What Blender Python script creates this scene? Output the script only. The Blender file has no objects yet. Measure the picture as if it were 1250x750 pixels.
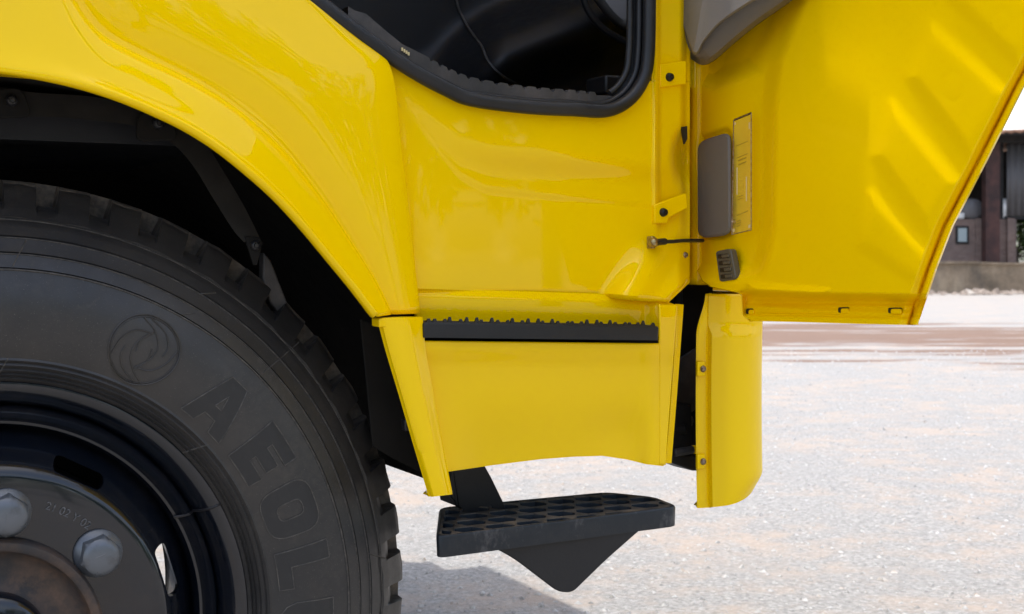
import bpy, bmesh, math, random
import numpy as np
from mathutils import Vector, Matrix

random.seed(7)
rng = np.random.default_rng(7)
scene = bpy.context.scene
COL = scene.collection

# ------------------------------------------------------------------ camera, sky, sun, exposure
F, HZ, H, PS = 1650.0, 318.0, 0.905, 0.474      # focal length in photo pixels, eye level row, eye height, truck yaw
CP, SP = math.cos(PS), math.sin(PS)
cam_data = bpy.data.cameras.new("camera")
cam = bpy.data.objects.new("camera", cam_data)
COL.objects.link(cam)
cam.location = (0, 0, H)
cam.rotation_euler = (math.pi / 2, 0, -PS)
cam_data.sensor_width = 36.0
cam_data.lens = 36.0 * F / 1250.0
cam_data.shift_y = -(375.0 - HZ) / 1250.0
cam_data.clip_start = 0.05
cam_data.clip_end = 2000
cam_data.dof.use_dof = True
cam_data.dof.focus_distance = 1.72
cam_data.dof.aperture_fstop = 13
scene.camera = cam

SUN = Vector((-0.045, 0.04, 1.0)).normalized()     # direction towards the sun
world = bpy.data.worlds.new("World")
scene.world = world
world.use_nodes = True
wn = world.node_tree.nodes
bg = wn["Background"]
sky = wn.new("ShaderNodeTexSky")
sky.sky_type = 'NISHITA'
sky.sun_disc = False
sky.sun_elevation = math.asin(SUN.z)
sky.sun_rotation = math.atan2(SUN.x, SUN.y)
sky.air_density = 1.0
sky.dust_density = 3.0
sky.ozone_density = 1.0
wl_ = world.node_tree.links
tcw = wn.new("ShaderNodeTexCoord"); sepw = wn.new("ShaderNodeSeparateXYZ"); wl_.new(tcw.outputs['Generated'], sepw.inputs[0])
zz_ = wn.new("ShaderNodeMath"); zz_.operation = 'ADD'; zz_.inputs[1].default_value = .22; wl_.new(sepw.outputs[2], zz_.inputs[0])
cmb = wn.new("ShaderNodeCombineXYZ")
for k_ in (0, 1):
    dv = wn.new("ShaderNodeMath"); dv.operation = 'DIVIDE'; wl_.new(sepw.outputs[k_], dv.inputs[0]); wl_.new(zz_.outputs[0], dv.inputs[1]); wl_.new(dv.outputs[0], cmb.inputs[k_])
cn = wn.new("ShaderNodeTexNoise"); cn.inputs['Scale'].default_value = 1.5; cn.inputs['Detail'].default_value = 7; cn.inputs['Roughness'].default_value = .55
wl_.new(cmb.outputs[0], cn.inputs['Vector'])
crm = wn.new("ShaderNodeValToRGB"); crm.color_ramp.elements[0].position = .50; crm.color_ramp.elements[1].position = .66
crm.color_ramp.elements[0].color = (.10, .10, .10, 1)
wl_.new(cn.outputs['Fac'], crm.inputs[0])
cmx = wn.new("ShaderNodeMix"); cmx.data_type = 'RGBA'; wl_.new(crm.outputs[0], cmx.inputs['Factor']); wl_.new(sky.outputs[0], cmx.inputs['A'])
cmx.inputs['B'].default_value = (4.4, 4.4, 4.4, 1)           # white cloud drifting over the whole sky
wl_.new(cmx.outputs['Result'], bg.inputs[0])
bg.inputs[1].default_value = 0.15
sun_data = bpy.data.lights.new("sun", 'SUN')
sun_data.energy = 2.0
sun_data.angle = math.radians(0.6)
sun_data.color = (1.0, 0.97, 0.925)
sun = bpy.data.objects.new("sun", sun_data)
COL.objects.link(sun)
sun.rotation_euler = SUN.to_track_quat('Z', 'Y').to_euler()
sun.location = SUN * 30
vs = scene.view_settings
vs.view_transform = 'Standard'
vs.look = 'None'
vs.exposure = 1.38
vs.gamma = 1.0
scene.cycles.max_bounces = 10
scene.cycles.diffuse_bounces = 5

# ------------------------------------------------------------------ geometry helpers
def ray(u, v):
    a = (u - 625.0) / F
    return a * CP + SP, -a * SP + CP, -(v - HZ) / F
def P(u, v, y):                      # photo pixel to a point on the lateral plane y
    dx, dy, dz = ray(u, v); t = y / dy
    return Vector((dx * t, y, H + dz * t))
def PX(u, v, x):                     # ... on the plane x
    dx, dy, dz = ray(u, v); t = x / dx
    return Vector((x, dy * t, H + dz * t))
def PZ(u, v, z):                     # ... on the plane z
    dx, dy, dz = ray(u, v); t = (z - H) / dz
    return Vector((dx * t, dy * t, z))
def W(X, Y, Z):                      # metres right of / ahead of the photographer
    return Vector((X * CP + Y * SP, -X * SP + Y * CP, Z))

def smooth(e0, e1, x):
    t = min(1.0, max(0.0, (x - e0) / (e1 - e0)))
    return t * t * (3 - 2 * t)
def smooth5(e0, e1, x):
    t = min(1.0, max(0.0, (x - e0) / (e1 - e0)))
    return t ** 3 * (t * (6 * t - 15) + 10)
def interp(xs, ys, x):
    return float(np.interp(x, xs, ys))
def cr(pts, n):                      # Catmull-Rom through points, n samples, uniform in parameter
    p = [np.array(q, float) for q in pts]
    m = len(p) - 1
    p = [2 * p[0] - p[1]] + p + [2 * p[-1] - p[-2]]
    out = []
    for k in range(n):
        s = m * k / (n - 1); i = min(int(s), m - 1); t = s - i
        a, b, c, d = p[i], p[i + 1], p[i + 2], p[i + 3]
        out.append(0.5 * ((2 * b) + (c - a) * t + (2 * a - 5 * b + 4 * c - d) * t * t + (3 * b - a - 3 * c + d) * t ** 3))
    return out
def crv(pts, n): return [Vector(q) for q in cr(pts, n)]
def seg_d(px, py, ax, ay, bx, by):
    vx, vy = bx - ax, by - ay
    t = max(0, min(1, ((px - ax) * vx + (py - ay) * vy) / (vx * vx + vy * vy + 1e-9)))
    return math.hypot(px - ax - t * vx, py - ay - t * vy)
def sd_poly(px, py, poly):           # signed distance, negative inside
    d = 1e9; ins = False; n = len(poly)
    for i in range(n):
        ax, ay = poly[i]; bx, by = poly[(i + 1) % n]
        d = min(d, seg_d(px, py, ax, ay, bx, by))
        if (ay > py) != (by > py) and px < (bx - ax) * (py - ay) / (by - ay) + ax: ins = not ins
    return -d if ins else d
def d_line(px, py, pl):
    return min(seg_d(px, py, *pl[i], *pl[i + 1]) for i in range(len(pl) - 1))

class MB:
    def __init__(self): self.v = []; self.f = []
    def add(self, vs_, fs):
        o = len(self.v); self.v += [tuple(q) for q in vs_]; self.f += [tuple(i + o for i in g) for g in fs]
    def grid(self, rows, closed_u=False, closed_v=False):
        R, C = len(rows), len(rows[0]); vs_ = [q for r in rows for q in r]; fs = []
        for i in range(R if closed_v else R - 1):
            for j in range(C if closed_u else C - 1):
                i2, j2 = (i + 1) % R, (j + 1) % C
                fs.append((i * C + j, i * C + j2, i2 * C + j2, i2 * C + j))
        self.add(vs_, fs)
    def box(self, lo, hi, M=None):
        c = [Vector((x, y, z)) for z in (lo[2], hi[2]) for y in (lo[1], hi[1]) for x in (lo[0], hi[0])]
        if M is not None: c = [M @ q for q in c]
        self.add(c, [(0, 2, 3, 1), (4, 5, 7, 6), (0, 1, 5, 4), (2, 6, 7, 3), (0, 4, 6, 2), (1, 3, 7, 5)])
    def prism(self, poly, off):      # closed 3D polygon pushed along off
        n = len(poly); off = Vector(off); poly = [Vector(q) for q in poly]
        self.add(poly + [q + off for q in poly], [tuple(range(n))[::-1], tuple(range(n, 2 * n))] +
                 [(i, (i + 1) % n, n + (i + 1) % n, n + i) for i in range(n)])
    def tube(self, path, r, n=10, caps=True):
        path = [Vector(q) for q in path]; rows = []; up = None
        for i, q in enumerate(path):
            t = (path[min(i + 1, len(path) - 1)] - path[max(i - 1, 0)]).normalized()
            if up is None:
                up = t.orthogonal().normalized()
            up = (up - t * up.dot(t)).normalized(); s = t.cross(up)
            rr = r[i] if isinstance(r, (list, tuple)) else r
            rows.append([q + (up * math.cos(a) + s * math.sin(a)) * rr for a in [2 * math.pi * k / n for k in range(n)]])
        self.grid(rows, closed_u=True)
        if caps:
            m = len(rows); o = len(self.v) - m * n
            self.f.append(tuple(o + k for k in range(n))[::-1]); self.f.append(tuple(o + (m - 1) * n + k for k in range(n)))
    def lathe(self, prof, c, axis, n=48, up=Vector((0, 0, 1)), phi0=0.0, arc=2 * math.pi):
        # prof: (radius, distance along axis); phi clockwise from up seen against the axis
        axis = Vector(axis).normalized(); side = up.cross(axis).normalized(); u2 = axis.cross(side).normalized()
        full = abs(arc - 2 * math.pi) < 1e-6; m = n if full else n + 1
        rows = [[Vector(c) + axis * a + (u2 * math.cos(phi0 + arc * k / n) + side * math.sin(phi0 + arc * k / n)) * r for k in range(m)] for r, a in prof]
        self.grid(rows, closed_u=full)
    def build(self, name, mat, parent=None, sharp=35, bevel=0, solid=0, soff=-1, seg=2, fix=True, flip=False):
        me = bpy.data.meshes.new(name)
        me.from_pydata(self.v, [], self.f)
        if fix:
            bm = bmesh.new(); bm.from_mesh(me)
            bmesh.ops.remove_doubles(bm, verts=bm.verts, dist=1e-6)
            bmesh.ops.recalc_face_normals(bm, faces=bm.faces)
            if flip: bmesh.ops.reverse_faces(bm, faces=bm.faces)
            bm.to_mesh(me); bm.free()
        return finish(name, me, mat, parent, sharp, bevel, solid, soff, seg)

def finish(name, me, mat, parent=None, sharp=35, bevel=0, solid=0, soff=-1, seg=2):
    me.update()
    me.shade_smooth() if hasattr(me, 'shade_smooth') else None
    if sharp: me.set_sharp_from_angle(angle=math.radians(sharp))
    me.materials.append(mat)
    o = bpy.data.objects.new(name, me)
    COL.objects.link(o)
    if solid:
        s = o.modifiers.new("solid", 'SOLIDIFY'); s.thickness = solid; s.offset = soff; s.use_even_offset = False
    if bevel:
        b = o.modifiers.new("bevel", 'BEVEL'); b.width = bevel; b.segments = seg; b.limit_method = 'ANGLE'; b.angle_limit = math.radians(40)
        b.harden_normals = False
    if parent is not None: attach(o, parent)
    return o
def attach(o, parent):
    o.parent = parent
    M = Matrix.Identity(4); q = parent; chain = []
    while q is not None: chain.append(q); q = q.parent
    for q in reversed(chain):
        M = M @ q.matrix_parent_inverse @ q.matrix_basis
    o.matrix_parent_inverse = M.inverted()
def empty(name, loc, parent=None):
    o = bpy.data.objects.new(name, None); COL.objects.link(o); o.empty_display_size = 0.1
    o.location = loc
    if parent is not None: attach(o, parent)
    return o
def tag(o, label=None, cat=None, group=None, kind=None):
    if label: o["label"] = label
    if cat: o["category"] = cat
    if group: o["group"] = group
    if kind: o["kind"] = kind
    return o

# ------------------------------------------------------------------ materials
class Mat:
    def __init__(self, name, **kw):
        self.m = bpy.data.materials.new(name); self.m.use_nodes = True
        self.n = self.m.node_tree.nodes; self.l = self.m.node_tree.links
        self.b = self.n["Principled BSDF"]
        self.set(**kw)
        self.tc = self.n.new("ShaderNodeTexCoord")
    def set(self, **kw):
        for k, val in kw.items():
            s = self.b.inputs[k.replace('_', ' ')]
            s.default_value = (*val, 1) if isinstance(val, tuple) and len(val) == 3 else val
    def link(self, a, b): self.l.new(a, b)
    def noise(self, scale, detail=4, rough=.55, coord=None, stretch=None, dist=0):
        t = self.n.new("ShaderNodeTexNoise"); t.inputs['Scale'].default_value = scale
        t.inputs['Detail'].default_value = detail; t.inputs['Roughness'].default_value = rough
        t.inputs['Distortion'].default_value = dist
        co = coord or self.tc.outputs['Object']
        if stretch:
            mp = self.n.new("ShaderNodeMapping"); mp.inputs['Scale'].default_value = stretch
            self.link(co, mp.inputs[0]); co = mp.outputs[0]
        self.link(co, t.inputs['Vector']); return t.outputs['Fac']
    def vor(self, scale, feat='F1', out='Distance', coord=None):
        t = self.n.new("ShaderNodeTexVoronoi"); t.inputs['Scale'].default_value = scale; t.feature = feat
        self.link(coord or self.tc.outputs['Object'], t.inputs['Vector']); return t.outputs[out]
    def ramp(self, fac, stops):
        r = self.n.new("ShaderNodeValToRGB"); el = r.color_ramp.elements
        while len(el) < len(stops): el.new(0.5)
        for e, (p, c) in zip(el, stops):
            e.position = p; e.color = (*c, 1) if isinstance(c, tuple) else (c, c, c, 1)
        self.link(fac, r.inputs[0]); return r.outputs[0]
    def mix(self, fac, a, b, mode='MIX'):
        x = self.n.new("ShaderNodeMix"); x.data_type = 'RGBA'; x.blend_type = mode
        for s, val in ((x.inputs['Factor'], fac), (x.inputs['A'], a), (x.inputs['B'], b)):
            if hasattr(val, 'type') and hasattr(val, 'links'): self.link(val, s)
            elif isinstance(val, tuple): s.default_value = (*val, 1)
            else: s.default_value = val
        return x.outputs['Result']
    def math(self, op, a, b=None, c=None):
        x = self.n.new("ShaderNodeMath"); x.operation = op
        for s, val in zip(x.inputs, (a, b, c)):
            if val is None: continue
            if hasattr(val, 'links'): self.link(val, s)
            else: s.default_value = val
        return x.outputs[0]
    def to(self, sock, name): self.link(sock, self.b.inputs[name])
    def bump(self, h, strength=.3, dist=.002, prev=None):
        x = self.n.new("ShaderNodeBump"); x.inputs['Strength'].default_value = strength; x.inputs['Distance'].default_value = dist
        self.link(h, x.inputs['Height'])
        if prev is not None: self.link(prev, x.inputs['Normal'])
        self.link(x.outputs[0], self.b.inputs['Normal']); return x.outputs[0]

YEL = (0.80, 0.475, 0.002)
m = Mat("yellow_paint", Roughness=.36, Coat_Weight=.58, Coat_Roughness=.03, Coat_IOR=1.45)
m.set(**{'Specular IOR Level': .0})
sp = m.ramp(m.noise(900, 2), [(.70, 0.0), (.74, 1.0)])
cl = m.ramp(m.noise(9, 5), [(.45, 0.0), (.75, 1.0)])
spk = m.math('MULTIPLY', sp, cl)
base = m.mix(m.noise(3, 3), (0.93, 0.61, 0.0), (0.905, 0.59, 0.0))
m.to(m.mix(m.math('MULTIPLY', spk, .35), base, (.33, .22, .08)), 'Base Color')
m.to(m.ramp(m.noise(14, 6), [(.3, .02), (.8, .055)]), 'Coat Roughness')
yellow = m.m
m = Mat("yellow_primer_inner", Roughness=.42, Coat_Weight=.25, Coat_Roughness=.10)
m.set(**{'Specular IOR Level': .0})
base = m.mix(m.noise(4, 3), (0.92, 0.60, 0.0), (0.89, 0.58, 0.0))
d = m.math('MULTIPLY', m.ramp(m.noise(700, 2), [(.69, 0.0), (.73, 1.0)]), m.ramp(m.noise(7, 4), [(.4, 0.0), (.7, .5)]))
m.to(m.mix(d, base, (.30, .18, .05)), 'Base Color')
m.bump(m.noise(6, 2), .08, .004)
yellow_in = m.m

def plastic(name, c, rough, dust=(.16, .13, .10), amt=.25, nb=220, bs=.25, scale=6, spec=.4):
    m = Mat(name)
    n1 = m.ramp(m.noise(scale, 6, .6), [(.42, 0.0), (.72, 1.0)])
    n2 = m.noise(scale * 9, 5, .65)
    fac = m.math('MULTIPLY', m.math('MULTIPLY', n1, n2), amt * 2)
    m.to(m.mix(fac, c, dust), 'Base Color')
    m.to(m.ramp(n2, [(.2, rough - .08), (.8, rough + .12)]), 'Roughness')
    m.bump(m.noise(nb, 3), bs, .0006)
    m.set(**{'Specular IOR Level': spec})
    return m.m
black_plastic = plastic("black_plastic", (.009, .010, .0115), .5, amt=.05)
liner_black = plastic("liner_black", (.008, .0075, .007), .75, (.03, .026, .022), .3, 120, spec=.12)
m = Mat("step_black")
n2 = m.noise(60, 6, .65); sc_ = m.noise(22, 6, .7, stretch=(1, 1, .55))
c = m.mix(m.math('MULTIPLY', m.ramp(n2, [(.45, 0.0), (.75, 1.0)]), .12), (.007, .0105, .015), (.12, .10, .08))
m.to(m.mix(m.ramp(sc_, [(.55, 0.0), (.63, .6)]), c, (.085, .08, .08)), 'Base Color')
m.to(m.ramp(n2, [(.2, .34), (.8, .58)]), 'Roughness'); m.bump(m.noise(300, 3), .3, .0006); m.set(**{'Specular IOR Level': .4})
step_black = m.m
pocket_mat = plastic("pocket_blue_black", (.010, .0165, .025), .36, (.10, .085, .07), .12, 300, .2, 30)  # bluish sky light on the pocket walls is put into this colour
flange_black = plastic("flange_black", (.008, .0075, .007), .6, (.05, .045, .04), .5, 120, spec=.2)
web_dust = plastic("step_web_dusty", (.036, .033, .030), .6, (.17, .135, .10), .85, 300, .35, 30)
bracket_black = plastic("bracket_black", (.010, .010, .0115), .45, (.04, .036, .033), .12, 260)
int_black = plastic("interior_black", (.006, .0068, .009), .45, (.02, .02, .02), .1, 900, .35, spec=.3)
seal_rubber = plastic("seal_rubber", (.007, .008, .010), .42, (.13, .12, .12), .10, 200, .2, 14)
sill_plate = plastic("sill_plate_plastic", (.026, .026, .027), .55, (.14, .12, .11), .35, 300, .4, 20)
grey_trim = plastic("grey_trim", (.21, .195, .185), .5, (.24, .22, .2), .05, 800, .4)
brown_trim = plastic("grey_brown_trim", (.135, .118, .10), .45, (.25, .22, .19), .05, 900, .4)
pale_trim = plastic("pale_grey_trim", (.24, .25, .27), .5, (.4, .4, .4), .05, 600, .3)
vent_grey = plastic("vent_grey", (.09, .08, .055), .45, (.2, .17, .1), .1)
bolt_black = plastic("bolt_black", (.01, .01, .012), .35, amt=.05)

m = Mat("tyre_rubber")
n1 = m.noise(5, 6, .6); n2 = m.noise(60, 6, .7); n3 = m.noise(400, 4, .6)
c1 = m.mix(m.ramp(n1, [(.38, 0.0), (.66, 1.0)]), (.016, .0155, .016), (.034, .0305, .0275))
scr = m.ramp(n2, [(.60, 0.0), (.78, 1.0)])
c2 = m.mix(m.math('MULTIPLY', scr, .5), c1, (.075, .064, .053))
spk = m.ramp(m.noise(900, 1), [(.72, 0.0), (.75, 1.0)])
smr = m.math('MULTIPLY', m.ramp(m.noise(3.2, 7, .7), [(.50, 0.0), (.72, 1.0)]), m.ramp(m.noise(130, 5, .75), [(.38, 0.0), (.68, .8)]))
c2 = m.mix(m.math('MULTIPLY', smr, .7), c2, (.085, .070, .056))
m.to(m.mix(m.math('MULTIPLY', spk, .4), c2, (.22, .20, .175)), 'Base Color')
m.to(m.ramp(n2, [(.25, .30), (.75, .52)]), 'Roughness')
bp = m.bump(n3, .18, .0006)
m.bump(m.noise(26, 5, .6), .22, .0012, bp)
rubber = m.m
m = Mat("tyre_letter_rubber")
n2 = m.noise(90, 6, .7)
m.to(m.mix(m.math('MULTIPLY', m.ramp(n2, [(.5, 0.0), (.8, 1.0)]), .35), (.0145, .014, .0142), (.045, .04, .035)), 'Base Color')
m.set(Roughness=.55)
w = m.n.new("ShaderNodeTexWave"); w.inputs['Scale'].default_value = 260; m.link(m.tc.outputs['Object'], w.inputs['Vector'])
m.bump(w.outputs['Fac'], .35, .0006)
letter_rub = m.m
m = Mat("tyre_tread_dusty")
n2 = m.noise(45, 7, .7)
m.to(m.mix(m.ramp(n2, [(.42, 0.0), (.72, .75)]), (.06, .052, .045), (.23, .185, .14)), 'Base Color')
m.set(Roughness=.75); m.bump(m.noise(320, 4), .4, .001)
tread_mat = m.m
m = Mat("edge_rubber_worn_lit")
n2 = m.noise(120, 5, .7)
m.to(m.mix(m.ramp(n2, [(.4, 0.0), (.7, 1.0)]), (.036, .033, .030), (.105, .094, .08)), 'Base Color'); m.set(Roughness=.6)
worn_lit_rub = m.m
m = Mat("rim_black_enamel")
n1 = m.noise(12, 6, .65); n2 = m.noise(90, 5, .7)
dst = m.math('MULTIPLY', m.ramp(n1, [(.45, 0.0), (.75, 1.0)]), m.ramp(n2, [(.42, 0.0), (.7, 1.0)]))
m.to(m.mix(m.math('MULTIPLY', dst, .28), (.004, .0058, .0100), (.09, .072, .058)), 'Base Color')
m.to(m.ramp(n2, [(.3, .08), (.8, .22)]), 'Roughness')
m.set(**{'Specular IOR Level': .42}, Coat_Weight=.35, Coat_Roughness=.05)
m.bump(m.noise(35, 5), .05, .0010)
rim_mat = m.m
m = Mat("hub_rust")
n1 = m.noise(28, 7, .7); n2 = m.noise(9, 5, .6)
rs = m.ramp(n1, [(.38, (.020, .018, .018)), (.56, (.10, .058, .036)), (.74, (.20, .115, .07))])
m.to(m.mix(m.ramp(n2, [(.4, 0.15), (.65, 1.0)]), (.022, .021, .023), rs), 'Base Color')
m.set(Roughness=.62); m.bump(n1, .5, .0015)
rust = m.m
m = Mat("nut_grey_paint")
n1 = m.noise(50, 6, .65)
m.to(m.mix(m.ramp(n1, [(.5, 0.0), (.8, 1.0)]), (.115, .125, .14), (.06, .055, .05)), 'Base Color')
m.to(m.ramp(n1, [(.3, .26), (.8, .48)]), 'Roughness'); m.set(Metallic=.35)
m.bump(m.noise(160, 4), .2, .0006)
nut_mat = m.m
m = Mat("zinc_bolt", Metallic=.85, Roughness=.35); m.to(m.ramp(m.noise(300, 4), [(.4, (.45, .36, .18)), (.65, (.16, .10, .05))]), 'Base Color'); zinc = m.m
m = Mat("steel_bolt", Metallic=.8, Roughness=.4); m.to(m.ramp(m.noise(300, 4), [(.4, (.42, .36, .30)), (.65, (.20, .11, .06))]), 'Base Color'); steel = m.m
m = Mat("stamp_chalk", Roughness=.7); m.to(m.mix(m.ramp(m.noise(400, 3), [(.4, 0.0), (.6, 1.0)]), (.13, .13, .135), (.03, .033, .036)), 'Base Color'); stamp_mat = m.m
m = Mat("glass", Base_Color=(.9, .93, .92), Roughness=.02, Transmission_Weight=1.0, IOR=1.3); glass = m.m
m = Mat("clear_film", Roughness=.12); m.set(**{'Base Color': (.80, .62, .12), 'Alpha': .16, 'Specular IOR Level': .8}); film = m.m
m = Mat("print_grey", Roughness=.5, Base_Color=(.36, .24, .02)); print_grey = m.m
m = Mat("print_glint_white", Roughness=.4, Base_Color=(.66, .54, .28)); print_glint_white = m.m

# ------------------------------------------------------------------ ground
m = Mat("gravel_yard")
mp = m.n.new("ShaderNodeMapping"); mp.inputs['Rotation'].default_value = (0, 0, PS)
m.link(m.tc.outputs['Object'], mp.inputs[0]); co = mp.outputs[0]
sep = m.n.new("ShaderNodeSeparateXYZ"); m.link(co, sep.inputs[0])
X, Y = sep.outputs[0], sep.outputs[1]
fine = m.noise(70, 8, .75, co); mid = m.noise(6, 6, .65, co); big = m.noise(.5, 4, .55, co)
v1 = m.vor(85, out='Color', coord=co)
bw = m.n.new("ShaderNodeRGBToBW"); m.link(v1, bw.inputs[0])
c = m.ramp(fine, [(.32, (.10, .098, .094)), (.5, (.246, .237, .222)), (.68, (.43, .418, .396))])
c = m.mix(.35, c, m.ramp(bw.outputs[0], [(.2, (.15, .147, .142)), (.6, (.29, .283, .272)), (.9, (.46, .45, .435))]))
warm = m.ramp(m.math('ADD', m.math('MULTIPLY', mid, .55), m.math('MULTIPLY', m.noise(1.3, 5, .6, co), .45)), [(.47, 0.0), (.62, .75)])
c = m.mix(warm, c, (.36, .285, .225))
c = m.mix(m.ramp(big, [(.5, 0.0), (.8, .3)]), c, (.32, .295, .27))
# worn track of red earth crossing the yard
wob = m.noise(.35, 5, .6, co, (0.5, 1.4, 1)); wob2 = m.noise(1.1, 6, .65, co, (.35, 1.6, 1))
cy = m.math('ADD', m.math('MULTIPLY', X, -.42), 18.2)
dd = m.math('SUBTRACT', Y, cy)
dd = m.math('ADD', dd, m.math('MULTIPLY', m.math('SUBTRACT', wob, .5), 15.0))
band = m.math('SUBTRACT', 1.0, m.math('DIVIDE', m.math('ABSOLUTE', dd), 3.8))
band = m.math('ADD', band, m.math('MULTIPLY', m.math('SUBTRACT', wob2, .5), 4.6))
band = m.ramp(band, [(.05, 0.0), (.40, 1.0)])
far = m.ramp(m.math('DIVIDE', Y, 60), [(.2, 0.0), (.5, .45)])
c = m.mix(m.ramp(m.noise(.9, 6, .65, co, (1, 1.6, 1)), [(.52, 0.0), (.72, .5)]), c, (.235, .23, .22))
c = m.mix(far, c, (.30, .275, .25))
c = m.mix(band, c, m.mix(m.noise(2.2, 6, .7, co, (.4, 1.5, 1)), (.085, .048, .032), (.23, .145, .10)))
m.to(c, 'Base Color'); m.set(Roughness=.9)
bp = m.bump(m.noise(150, 6, .7, co), .6, .006, m.bump(fine, .6, .014))
m.bump(m.noise(7, 5, .6, co), .5, .03, bp)
gravel_mat = m.m
mb = MB(); mb.add([(-250, -250, 0), (250, -250, 0), (250, 250, 0), (-250, 250, 0)], [(0, 1, 2, 3)])
ground = mb.build("ground", gravel_mat, sharp=0, fix=False)
tag(ground, "pale grey gravel yard with a worn track of red earth", "ground", kind="structure")

# loose stones lying on the yard (one uncountable layer)
m = Mat("loose_stone", Roughness=.9)
v = m.noise(23, 2, .5); m.to(m.ramp(v, [(.32, (.23, .225, .22)), (.46, (.32, .315, .31)), (.56, (.42, .415, .405)), (.68, (.33, .285, .245))]), 'Base Color')
stone_mat = m.m
mb = MB()
base_v = [Vector(q) for q in ((1, 0, 0), (.3, .95, 0), (-.8, .6, 0), (-.8, -.6, 0), (.3, -.95, 0), (.3, 0, .7), (-.35, .15, .75))]
fs = [(0, 1, 5), (1, 2, 6), (1, 6, 5), (2, 3, 6), (3, 4, 5), (3, 5, 6), (4, 0, 5)]
vv = []; ff = []
for k in range(34000):
    Yc = 2.0 + 12.0 * rng.random() ** 1.7
    Xc = (rng.random() * 1.25 - .55) * Yc * .85 + .05
    s = .0022 + .0075 * rng.random() ** 4 * (1 + Yc * .06)
    a = rng.random() * 6.283; ca, sa = math.cos(a) * s, math.sin(a) * s
    o = W(Xc, Yc, 0.0005); n0 = len(vv); hz_ = .6 + .5 * rng.random()
    for q in base_v:
        j = .75 + .5 * rng.random()
        vv.append((o.x + (q.x * ca - q.y * sa) * j, o.y + (q.x * sa + q.y * ca) * j, o.z + q.z * s * hz_ * j))
    ff += [tuple(i + n0 for i in g) for g in fs]
mb.v, mb.f = vv, ff
gravel = mb.build("gravel", stone_mat, sharp=1, fix=False)
tag(gravel, "loose pale stones strewn over the yard", "gravel", kind="stuff")

# ------------------------------------------------------------------ truck: near side of the cab
TL = (0.16, 2.62, 0)
truck = tag(empty("truck", TL), "bright yellow truck with its door open above black steps beside the front wheel", "truck")

# fender: rows from the arch lip outwards to the panel's edge
lip = [(-.30, .52, 1), (-.285, .80, 1), (-.21, .97, 1), (-.05, 1.085, 1)]
cols = []           # each column: list of 3D points from inner flange to panel edge
def col(lipuv, crease, edge, ylip=1.448, ycr=1.482, yed=1.492):
    L = P(*lipuv, ylip); C = P(*crease, ycr); E_ = P(*edge, yed)
    return L, C, E_
vis = [((-70, 80), (20, -215), (110, -500)), ((0, 88), (52, -110), (160, -300)), ((55, 97), (70, -55), (200, -160)), ((105, 109), (92, 0), (250, -100)),
       ((150, 124), (122, 40), (320, -48)), ((190, 141), (168, 66), (383, 3)), ((225, 158), (222, 91), (430, 45)),
       ((262, 181), (272, 120), (462, 68)), ((300, 211), (318, 156), (474, 84)), ((336, 243), (358, 197), (481, 120)), ((370, 280), (396, 246), (486, 175)),
       ((403, 320), (430, 298), (495, 245)), ((431, 354), (456, 340), (502, 310)), ((456, 387), (478, 384), (510, 383))]
W_BAND = []
for i, (l, c_, e) in enumerate(vis):
    k = smooth(7, 13, i)
    L, C, E_ = col(l, c_, e, 1.448 + .022 * k, 1.484 + .006 * k, 1.494 + .004 * k)
    out = (L - Vector((.16, L.y, .49))).normalized()           # away from the axle
    d = (C - L); g = min(1.0, (E_ - C).length / .10); w1 = min(1.0, d.length / .06)
    V = lambda q: Vector((0, q, 0))
    cols.append([L + V(.034) + out * .008, L + V(.012) + out * .001, L, L + out * .005 + V(-.0035),
                 L + d * .18 + V(-.0030), L + d * .5 + V(-.005 * w1), L + d * .80 + V(-.006 * w1), L + d * .93 + V(-.0025 * w1), C + V(.0030 * g),
                 C + (E_ - C) * .07 + V(.0036 * g), C + (E_ - C) * .16 + V(.0005 * g),
                 C + (E_ - C) * .34 + V(-.0045 * g), C + (E_ - C) * .62 + V(-.006 * g), C + (E_ - C) * .87 + V(-.0035 * g), E_, E_ + Vector((.004, .005, 0)), E_ + Vector((.006, .026, 0))])
# the rear half of the arch, out of the picture: mirrored about the axle
rear = []
for x, z, xe, ze in ((-.265, .55, -.62, .55), (-.262, .80, -.62, .80), (-.20, .97, -.62, 1.15), (-.09, 1.07, -.55, 1.65), (.02, 1.10, -.1, 1.75)):
    L = Vector((x, 1.448, z)); E_ = Vector((xe, 1.494, ze)); C = L + (E_ - L) * .35; C.y = 1.484
    out = (L - Vector((.16, L.y, .49))).normalized(); d = C - L
    rear.append([L + Vector((0, .034, 0)) + out * .008, L + Vector((0, .012, 0)) + out * .001, L, L + out * .006 + Vector((0, -.0035, 0)),
                 L + d * .18 + Vector((0, -.0030, 0)), L + d * .5 + Vector((0, -.006, 0)), L + d * .80 + Vector((0, -.007, 0)), L + d * .93 + Vector((0, -.003, 0)), C + Vector((0, .0035, 0)),
                 C + (E_ - C) * .07 + Vector((0, .0042, 0)), C + (E_ - C) * .16, C + (E_ - C) * .34 + Vector((0, -.009, 0)), C + (E_ - C) * .62 + Vector((0, -.010, 0)),
                 C + (E_ - C) * .87 + Vector((0, -.006, 0)), E_, E_ + Vector((-.003, .006, 0)), E_ + Vector((-.004, .026, 0))])
cols = rear + cols
rows = []
for r in range(len(cols[0])):
    rows.append(crv([c_[r] for c_ in cols], 150))
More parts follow.
